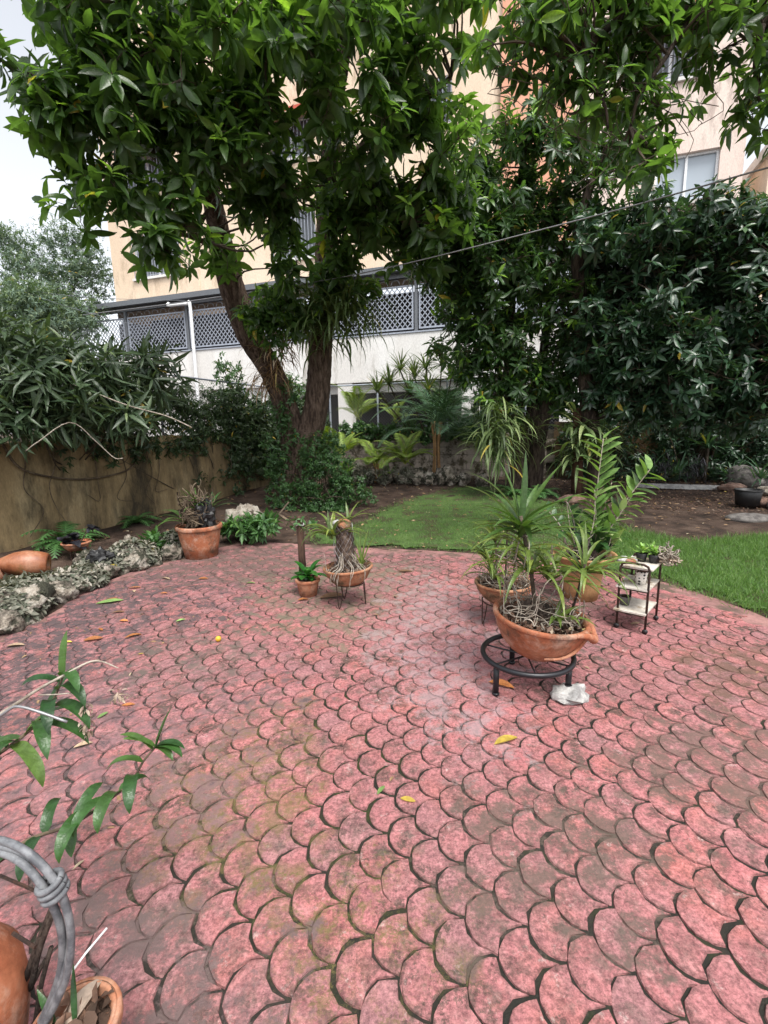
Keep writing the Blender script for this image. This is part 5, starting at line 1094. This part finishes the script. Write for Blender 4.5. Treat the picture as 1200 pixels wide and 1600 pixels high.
fan(t4, (-.11,-.03,.40), [(180,55,.3,2.2),(200,65,.34,2.4),(95,82,.24,.5),(80,75,.26,.9),(170,40,.26,2.2),(230,45,.26,2.2),(340,40,.34,1.5),(350,30,.3,1.6),(120,65,.2,.8),(215,60,.28,2.2)], L_orch, .026)
fan(t4, (.03,.06,.50), [(15,45,.24,.9),(160,50,.2,1.0),(40,60,.22,.6),(100,70,.2,.6),(350,35,.22,1.0),(200,45,.2,1.2)], L_orch, .026)
fan(t4, (.12,-.04,.13), [(85,80,.3,.3),(60,72,.34,.5),(30,68,.32,.6),(150,70,.26,.6),(170,60,.28,1.2),(330,65,.2,1.2),(140,78,.36,.4)], L_orch, .02)
m = MB()
for q in range(14):
    a = random.uniform(3.4,5.8); p = np.array([.08*math.cos(a), .08*math.sin(a), random.uniform(.15,.3)]); r_ = random.uniform(.16,.225)
    m.tube(crv([p, np.array([r_*.7*math.cos(a+.2), r_*.7*math.sin(a+.2), .17]), np.array([r_*math.cos(a+.1), r_*math.sin(a+.1), .14]), np.array([r_*1.02*math.cos(a), r_*1.02*math.sin(a), random.uniform(.02,.1)])], 14), .0032, 5)
m.build('aerial_roots', m_root, t4, True)['kind'] = 'stuff'
t5 = thing('potted_plant', 'little terracotta pot of glossy round leaves at the foot of the post', 'potted plant', (-.70, 4.13, 0))
pot_parts(t5, [(.005,0),(.078,0),(.098,.11),(.102,.145)], .01, .125, m_terra, 36, rim=(.1,.14,.012,.028))
for q in range(20): leafobj(t5, (random.gauss(0,.03), random.gauss(0,.03), .13+random.uniform(0,.1)), q*2.399, random.uniform(.1,1.1), random.uniform(.1,.16), random.uniform(.06,.08), random.uniform(.4,1.4), L_glossy, 'oval', 8, .2)
# brown post with a wire tie, and the old frame beside it
pt = gr(478,862); ps_ = thing('wooden_post', 'dark brown post rising behind the little pot', 'post', (-.78, 4.36, 0)); MB().tube([(.0,0,0),(-.005,.01,.35),(-.012,.02,.62),(-.012,.02,.68)], [.038,.033,.03,.027], 12, wob=.05).build('post', m_wood, ps_, True)
MB().tube([(-.012+.036*math.cos(a), 0.02+.036*math.sin(a), .6+.006*math.sin(3*a)) for a in np.linspace(0,6.28,20)], .006, 6, cap=False).build('wire_tie', m_pale, ps_)
m = MB().tube(crv([(-.05,.02,.60),(-.14,.1,.63),(-.24,.2,.67)], 8), .012, 4); m.build('split_rail', m_vine, ps_); MB().tube([(-.24,.2,.67),(-.16,.3,.77)], .009, 4).build('split_rail', m_vine, ps_)
foliage('post_creeper', 'thin leafy sprigs curling round the brown post', 'climber', (-.80,4.36,.4), [(470,815,4.4,18,14,.05,3),(430,820,4.5,14,16,.05,3),(486,820,4.3,10,8,.05,2)], L_green, .055, .5, 4, 4, .06, .2, .3, .1, False)

# ---------------------------------------------------------------- big pot, dark bowl, clay jar by the wall
t6 = thing('potted_plant', 'large terracotta pot of dried orchids standing by the bed', 'potted plant', (-2.2, 5.55, 0))
pot_parts(t6, [(.01,0),(.185,0),(.21,.14),(.235,.28),(.248,.37)], .02, .34, m_terra, 48, rim=(.246,.358,.018,.05))
rock_mesh(.10, (1,.9,1.9), .3, 26, 20, .16).build('wood_lump', m_blackp, t6, False, (.1,-.02,.48)); rock_mesh(.10, (1.2,1,1), .35, 26, 18, .2).build('dry_clump', m_vine, t6, False, (-.05,.0,.46)); tangle(t6, 90, .2, .38, .72, .3, .006, m_vine, 'dry_canes')
fan(t6, (-.12,-.05,.4), [(180,40,.42,1.8),(200,30,.4,1.9),(160,55,.36,1.6),(220,30,.4,1.9),(240,45,.36,1.8),(185,60,.36,1.6)], L_orchd, .05, 'lance', .2)
fan(t6, (-.02,.02,.55), [(random.uniform(0,360), random.uniform(30,80), random.uniform(.25,.4), random.uniform(.6,1.6)) for q in range(14)], L_orchd, .03)
fan(t6, (.14,.05,.55), [(10,30,.36,1.2),(345,45,.3,1.0),(60,60,.28,.8),(20,60,.26,.7),(100,60,.3,.8)], L_dend, .045, 'lance', .2)
foliage('leafy_ground_plant', 'green broad leaved plants at the left foot of the big pot', 'plant', gr(240,875), [(240,850,5.6,30,12,.15,16),(215,858,5.5,18,10,.1,8),(262,862,5.6,10,16,.1,6)], L_green, .15, .45, 6, 3, .1, .2, .6, .1, False)
t7 = thing('potted_plant', 'shallow terracotta bowl of near black leaves by the yellow wall', 'potted plant', (-3.50, 5.28, .17))
pot_parts(t7, [(.01,0),(.09,0),(.125,.04),(.14,.085)], .012, .065, m_terra, 36, rim=(.138,.085,.016,.02)); m = MB()
for q in range(16): m.strap((random.gauss(-.03,.05), random.gauss(0,.04), .07+random.uniform(0,.08)), q*2.399, random.uniform(-.1,.8), random.uniform(.1,.2), random.uniform(.08,.12), random.uniform(.4,1.4), 6, .15, shape='oval')
for q in range(7): m.strap((.17+random.gauss(0,.02), .05, .26), q*.9, random.uniform(-.6,.5), .1, .07, .8, 5, .2, shape='oval')
m.build('dark_leaves', L_purp, t7, True); MB().tube(crv([(.03,0,.06),(.12,.03,.2),(.17,.05,.26)], 8), .006, 5).build('stem', m_twig, t7)
wire_stand('dark iron stand under the shallow bowl by the wall', (-3.50,5.28), .085, .168, 3, .5).location.z = .03
o = rock_mesh(.12, (1.1,.9,.9), .25, 22, 14, .13).build('black_rock', m_blackp, None, False, (-3.02,4.88,.16)); tag(o, 'black lump of lava rock below the shallow bowl', 'rock')
jar = thing('clay_jar', 'glazed terracotta jar lying on its side among the silvery leaves', 'jar', (-3.72,4.62,.20)); jar.rotation_euler = (0, math.radians(96), math.radians(22))
MB().lathe([(.01,-.20),(.075,-.20),(.082,-.17),(.05,-.13),(.07,-.09),(.115,.0),(.135,.1),(.128,.2),(.105,.285),(.088,.30),(.07,.29),(.05,.1)], 36).build('body', rough_mat('glazed_terracotta', (.22,.075,.035), (.3,.11,.05), (.36,.17,.1), 5, .45, .3, .004, dirt=(.15,.09,.03), dlo=.5, dhi=.7, dscale=4, spec=.5), jar, True)
MB().tube(crv([(.05,0,-.12),(.12,0,-.06),(.13,0,.04)], 10), .014, 8).build('handle', m_terra, jar, True)
jr = thing('terracotta_pot', 'terracotta pot lying at the left edge against the clay jar', 'pot', (-3.80,4.30,.16)); jr.rotation_euler = (0, math.radians(80), math.radians(40)); pot_parts(jr, [(.01,0),(.07,0),(.09,.08),(.1,.16)], .012, .05, m_terra, 30, rim=(.1,.15,.012,.03))
# silvery ground cover over stones along the bed
for q, (x, y, r, lab) in enumerate([(-2.9,3.45,.12,'small rough stone at the near end of the silvery border'),(-2.93,4.1,.13,'rough stone at the patio edge before the clay jar'),(-2.9,4.72,.12,'rough stone at the patio edge below the dark leaved bowl'),(-2.72,5.05,.14,'rough stone at the patio edge near the tallest mound'),(-2.5,5.45,.13,'rough stone touching the left of the big pot'),(-3.25,5.1,.16,'rough stone behind the border under the shallow bowl'),(-3.1,5.55,.17,'rough stone behind the tallest silvery mound'),(-2.75,5.95,.16,'rough stone behind the big terracotta pot')]):
    rock(lab, (x, y, 0), r, m_coral, (1,.9,.75), .3, .1, .35, 'border_stone')
gcs = [(-3.15,3.72,.30,.20,'silvery leaved mound nearest the left edge of the patio'),(-3.02,4.45,.25,.14,'silvery leaved mound in front of the clay jar'),(-3.05,4.95,.22,.14,'silvery leaved mound below the dark leaved bowl'),(-2.85,5.22,.26,.22,'silvery leaved mound on the tallest stone left of the big pot'),(-2.55,5.72,.24,.22,'silvery leaved mound just left behind the big pot'),(-3.35,4.2,.3,.12,'silvery leaved mound under the clay jar')]
for x, y, r, h, lab in gcs:
    t_ = thing('silvery_ground_cover', lab, 'plant', (x, y, 0)); rock_mesh(r, (1,1.1,h/r*.9), .3, 24, 14, .09).build('stone', m_coral, t_, True, (0, 0, .03)); n = int(150*r*r/.06)
    d = unit(n); d[:, 2] = abs(d[:, 2]); C = d*np.array([r*1.08, r*1.18, h*1.0])+np.array([0, 0, .05]); P, D, N, Ls, tt = whorls(C, d+np.array([0,0,.3]), 5, .075, (.8,1.5), .3, .15)
    leaf_mesh('leaves', P, D, N, Ls, Ls*.52, tt, L_fit, t_, .2, .2, kind='stuff')
foliage('leafy_ground_plant', 'bright green sprig at the patio edge among the silvery leaves', 'plant', gr(92,945), [(92,928,4.35,16,6,.06,4)], L_green, .10, .4, 7, 2, .06, .1, .6, .2, False)
foliage('leafy_ground_plant', 'green weeds at the patio edge right of the bright sprig', 'plant', gr(140,935), [(140,915,4.6,18,10,.08,6)], L_green, .06, .5, 6, 4, .08, .2, .5, .1, False)
# black plastic pot at the right
bp = thing('plastic_pot', 'black plastic nursery pot on a flat stone at the right', 'pot', gr(1166,800)+np.array([0,0,.12])); pot_parts(bp, [(.01,0),(.16,0),(.19,.25)], .008, .1, m_blackp, 30, rim=(.19,.245,.012,.02))

# ================================================================== NEAR LEFT CORNER
YN = .80
jb = at(-48,1540,YN); uj = thing('clay_urn', 'orange terracotta urn cut by the lower left corner', 'urn', (jb[0]-.065, jb[1], 0))
MB().lathe([(.02,0),(.08,0),(.10,.06),(.125,.16),(.145,.27),(.14,.36),(.10,.43),(.06,.47),(.055,.5),(.075,.53),(.06,.535),(.04,.48)], 44).build('body', m_terra, uj, True)
pp = at(116,1600,.80); up_ = thing('terracotta_pot', 'orange terracotta pot rim in the bottom left corner', 'pot', (pp[0], pp[1], 0)); hz = float(pp[2])
pot_parts(up_, [(.01,0),(.062,0),(.07,hz*.4),(.082,hz)], .012, hz-.03, m_terra, 36, rim=(.082,hz-.012,.008,.03)); chips(up_, 60, .06, hz-.025, .06, m_mulch)
leafobj(up_, (-.03,-.02,hz-.02), 1.2, .5, .12, .04, 1.0, L_dry, 'lance'); leafobj(up_, (.0,.0,hz-.02), 2.0, 1.2, .12, .012, .4, L_dend, 'lance'); leafobj(up_, (-.04,.0,hz-.03), 2.6, 1.0, .1, .016, .5, L_dend, 'lance')
coil = thing('cable_coil', 'coil of grey cable tied with a knot beside the clay urn', 'cable', (at(40,1480,YN)[0], YN, 0))
pth = [(-120,1345,YN+.06),(-50,1322,YN+.05),(0,1322,YN+.03),(42,1340,YN+.01),(76,1375,YN),(98,1420,YN),(106,1465,YN),(101,1515,YN),(85,1560,YN),(62,1605,YN),(25,1670,YN+.01),(-50,1740,YN+.03),(-140,1760,YN+.06),(-230,1700,YN+.1),(-260,1560,YN+.12),(-220,1420,YN+.1)]
core_ = crv([at(*p) for p in pth], 90); cl = np.array(coil.location)
for k in range(3):
    tg = np.gradient(core_, axis=0); sn = np.cross(tg, [0, 1, .35]); sn /= np.linalg.norm(sn, axis=1)[:, None]; off = sn*((k-1)*.0125*np.cos(np.arange(90)*.045-1.2))[:, None]+np.array([0, -.009, 0])*(np.sin(np.arange(90)*.09+k*2.1))[:, None]
    MB().tube(core_+off-cl, .0076, 9, cap=False).build('strand', m_rope, coil, True)
kc = at(82,1386,YN)-cl; td = nrm(core_[27]-core_[24]); kx = nrm(np.cross(td,[0,1,0])); ky = np.cross(td, kx)
for k in range(3):
    c = kc+td*(k-1)*.013; MB().tube([c+kx*.0225*math.cos(a)+ky*.02*math.sin(a)+td*.004*math.sin(a) for a in np.linspace(0, 2*PI, 25)], .0062, 8, cap=False).build('knot', m_rope, coil, True)
for p0, p1, r_ in (((0,1368),(62,1395),.0035),((20,1458),(55,1480),.004)): MB().tube([at(*p0, YN+.02)-cl, at(*p1, YN)-cl], r_, 6).build('tail', m_rust, coil)
m = MB(); q0 = at(100,1535,.9); q1 = at(167,1450,1.0); tag(MB().tube([q0, (q0+q1)/2+np.array([0,0,.004]), q1], .0028, 6).build('white_stick', m_paint, None, True), 'thin white stick slanting beside the cable coil', 'stick')
# dry twigs behind the coil
t_ = thing('dry_sticks', 'bundle of dark dry sticks between the urn and the cable coil', 'sticks', (at(55,1520,.86)[0], .86, 0))
for p0, p1, r_ in (((90,1400),(40,1530),.007),((85,1420),(48,1545),.006),((70,1500),(40,1560),.004),((60,1540),(95,1555),.004),((80,1480),(55,1600),.005)):
    a_, b_2 = at(*p0, .86), at(*p1, .86); MB().tube(crv([a_, (a_+b_2)/2+rng.normal(size=3)*.008, b_2], 8)-np.array(t_.location), r_, 6).build('stick', random.choice([m_bark2, m_vine]), t_, True)
# two leafy dendrobium canes reaching over the patio
def dend(label, path, Y, leaves, flowers=None, r=.006):
    P = np.array([at(x, y, Y+dy) for x, y, dy in path]); b0 = P[0]; t_ = thing('dendrobium_cane', label, 'orchid', b0); Q = crv(P, 40)
    MB().tube(Q-b0, np.linspace(r, r*.5, 40), 7).build('stem', m_vine, t_, True)
    for px, py, az, el, L, wd, dr in leaves:
        tgt = at(px, py, Y); j = int(np.argmin(np.linalg.norm(Q-tgt, axis=1))); leafobj(t_, Q[j]-b0, math.radians(az), math.radians(el), L*1.22, wd*.70, dr, L_dend, 'oblong', 12, .3, random.uniform(-.3,.3))
    return t_
YD = 1.15
dend('lower leafy orchid cane pointing up and right over the near patio', [(-90,1400,-.05),(0,1345,-.02),(45,1312,0),(100,1293,.02),(140,1272,.04),(182,1241,.06),(205,1223,.08),(224,1190,.1),(243,1167,.11)], YD,
     [(30,1320,260,30,.15,.055,2.6),(25,1325,230,20,.13,.05,2.4),(70,1303,100,60,.10,.045,2.2),(60,1305,280,10,.10,.05,1.6),(112,1288,80,50,.10,.05,1.5),(128,1280,270,45,.155,.052,2.6),(150,1266,250,40,.12,.045,2.5),(168,1252,275,45,.135,.05,2.6),(172,1250,60,20,.09,.04,1.8),(192,1232,290,45,.14,.05,2.6),(205,1222,200,40,.09,.04,2.0),(218,1200,340,30,.09,.04,1.8),(215,1205,190,60,.09,.035,1.2),(226,1186,350,35,.085,.035,1.6),(234,1178,200,50,.08,.03,1.0),(243,1167,20,70,.11,.02,.3),(243,1167,60,62,.09,.018,.3),(236,1172,330,20,.07,.03,1.6),(100,1292,300,20,.09,.045,1.8)])
dend('upper leafy orchid cane pointing up at the left edge', [(-110,1250,-.05),(-40,1205,-.02),(14,1167,0),(47,1141,.02),(70,1118,.03),(82,1097,.04),(93,1071,.05),(98,1057,.05)], YD+.1,
     [(-10,1185,300,20,.16,.05,2.2),(5,1172,250,20,.15,.055,2.3),(14,1167,180,40,.13,.045,1.8),(18,1163,330,10,.16,.055,2.0),(25,1158,270,30,.14,.055,2.2),(35,1150,20,50,.12,.045,1.2),(42,1145,350,30,.18,.055,1.9),(52,1135,310,35,.17,.055,2.2),(60,1128,60,60,.13,.04,.8),(70,1118,340,35,.16,.055,2.3),(76,1108,300,40,.15,.05,2.4),(84,1092,330,40,.14,.05,2.3),(88,1085,200,40,.09,.04,1.8),(95,1065,320,45,.13,.045,2.4),(98,1057,80,80,.11,.035,.3),(30,1155,200,10,.13,.05,2.0),(-5,1180,200,30,.15,.05,1.8)])
p_ = [at(*q) for q in ((-30,1135,1.2),(25,1100,1.22),(60,1077,1.24),(100,1055,1.26),(138,1035,1.28),(160,1034,1.3),(185,1044,1.3))]
t_ = thing('dead_flower_stem', 'bare pale flower stem arching over the upper orchid cane', 'stem', p_[0]); b0 = np.array(t_.location); MB().tube(crv(p_, 30)-b0, np.linspace(.006,.0015,30), 6).build('stem', m_root, t_, True)
q_ = [at(*q) for q in ((60,1086,1.24),(90,1085,1.24),(118,1083,1.25),(130,1090,1.25))]; MB().tube(crv(q_, 14)-b0, .002, 5).build('side_stem', m_root, t_, True)
def dried(px, py, Y, n, s):
    m = MB(); c = at(px, py, Y)-b0
    for q in range(n): m.strap(c+rng.normal(size=3)*np.array([s,s,s*1.6]), random.uniform(0,6.28), random.uniform(-1.5,.3), .022, .008, random.uniform(.5,2), 4, .4, shape='lance')
    m.build('dried_flowers', L_dry, t_, True)
dried(133,1108,1.25,18,.006); dried(138,1132,1.25,40,.009); dried(188,1085,1.3,22,.008)
MB().tube(crv([at(-40,1150,1.15), at(10,1112,1.15), at(28,1104,1.15), at(60,1112,1.15), at(105,1128,1.15)], 20)-b0, .004, 6).build('wire_hook', m_wire, t_, True)

# ================================================================== LOOSE THINGS
wpts = [at(1420,200,4.2), at(1200,262,5), at(900,345,6.4), at(560,428,8), at(300,470,9.3), at(130,492,10.4)]
tag(MB().tube(crv(wpts, 60), .0085, 6).build('overhead_wire', m_wire, None, True), 'grey overhead wire slanting across the trees', 'wire')
for k, (a, b, lab) in enumerate((((-20,445,19),(290,470,17),'upper thin cable before the hazy tree'),((-20,430,19),(200,505,17),'lower thin cable before the hazy tree'))): tag(MB().tube(crv([at(*a), (at(*a)+at(*b))/2-np.array([0,0,.15]), at(*b)], 20), .008, 5).build('overhead_wire', m_gutter, None), lab, 'wire')
o = MB().lathe([(.002,-.02),(.014,-.016),(.021,0),(.016,.014),(.003,.02)], 16).build('fallen_fruit', plain('yellow_fruit', (.62,.36,.03), .5), None, True, gr(341,998,.02)); tag(o, 'small round yellow fruit lying on the patio', 'fruit')
FL = [((.42,.16,.05),'orange'),((.5,.36,.06),'yellow'),((.2,.33,.1),'pale green'),((.2,.11,.06),'brown'),((.42,.3,.2),'tan')]
FM = [leaf_mat('fallen_'+n.replace(' ', '_'), tuple(x*.7 for x in c), c, tuple(min(1, x*1.2) for x in c), .6, .1, obj=True) for c, n in FL]
fl = [(808,1152,1,.13,'large yellow brown leaf lying in front of the black stand',200),(803,1075,0,.15,'orange leaf under the black ring stand',150),(590,1241,2,.06,'pale green leaf on the near tiles',60),(649,1252,1,.065,'yellow leaf on the near tiles right of the pale green one',160),(275,971,2,.075,'pale green leaf on the left tiles',40),(150,943,2,.22,'long pale green leaf beside the silvery mounds',20),(130,1001,0,.13,'orange leaf nearest the left edge of the patio',15),(195,997,0,.12,'orange leaf right of its twin on the left tiles',40),(102,1003,1,.05,'small yellow leaf at the left of the patio',0),(215,1022,1,.04,'tiny yellow leaf below the two orange ones',10),(250,927,0,.07,'orange leaf midway along the left tiles',5),(165,938,0,.1,'orange leaf touching the long pale green one',30),(200,919,0,.12,'orange brown leaf near the bed',10),(210,925,4,.08,'tan leaf near the bed',120),(200,970,0,.08,'faded orange leaf in the grimy part of the patio',170),(160,985,0,.07,'small faded orange leaf left of the green leaf',140),(175,957,3,.1,'dark curled leaf on the grimy tiles',10),(310,904,0,.1,'orange leaf in front of the big pot',0),(265,905,4,.12,'tan leaf left of the big pot',150),(385,911,2,.09,'pale green leaf on the far left tiles',0),(432,908,4,.06,'pale leaf near the little pot',20),(465,938,0,.1,'orange and green leaf at the foot of the little pot',20),(500,934,3,.22,'long dark dry pod lying by the little pot',10),(645,893,3,.16,'dark curled leaf alone on the far middle tiles',175),(612,932,4,.06,'tan leaf on the middle tiles',0),(115,1168,4,.08,'tan leaf near the upper orchid cane',30),(152,1122,2,.06,'pale green leaf under the dried flowers',60),(190,1102,0,.07,'orange petal on the tiles under the dried flowers',10),(10,1010,4,.12,'tan leaf on the left picture edge',10),(945,915,4,.09,'tan leaf left of the trolley',150),(950,895,0,.09,'orange leaf in the grass behind the trolley',10),(985,975,4,.08,'pale leaf beneath the trolley',10),(140,1035,4,.06,'small tan leaf above the orchid cane',40),(355,970,4,.04,'small pale leaf near the yellow fruit',80)]
for px, py, c, L_, lab, az in fl:
    p = gr(px, py, .006); m = MB().strap((0,0,0), 0, .12, L_, L_*.36, random.uniform(.2,.6), 7, random.uniform(.1,.5), shape='lance'); o = m.build('fallen_leaf', FM[c], None, True, p); o.rotation_euler = (random.uniform(-.2,.2), 0, math.radians(az)); tag(o, lab, 'leaf', 'fallen leaves on the patio')
n = 260; x = rng.uniform(-3, 3, n); y = rng.uniform(1, 6, n); k = pip_np(x, y, PATIO) & (rng.random(n) < np.clip((y-2)/5+np.clip(-x/5, 0, .5), .04, 1)); x, y = x[k], y[k]; az = rng.uniform(0, 6.28, len(x))
tag(leaf_mesh('leaf_crumbs', np.c_[x, y, np.full(len(x), .004)], np.c_[np.cos(az), np.sin(az), np.full(len(x), .1)], np.tile([0,0,1.0], (len(x),1))+rng.normal(size=(len(x),3))*.2, rng.uniform(.012,.045,len(x)), rng.uniform(.008,.018,len(x)), rng.random(len(x)), m_litter), 'small crumbs of dead leaf scattered over the patio', 'dead leaves', None, 'stuff')
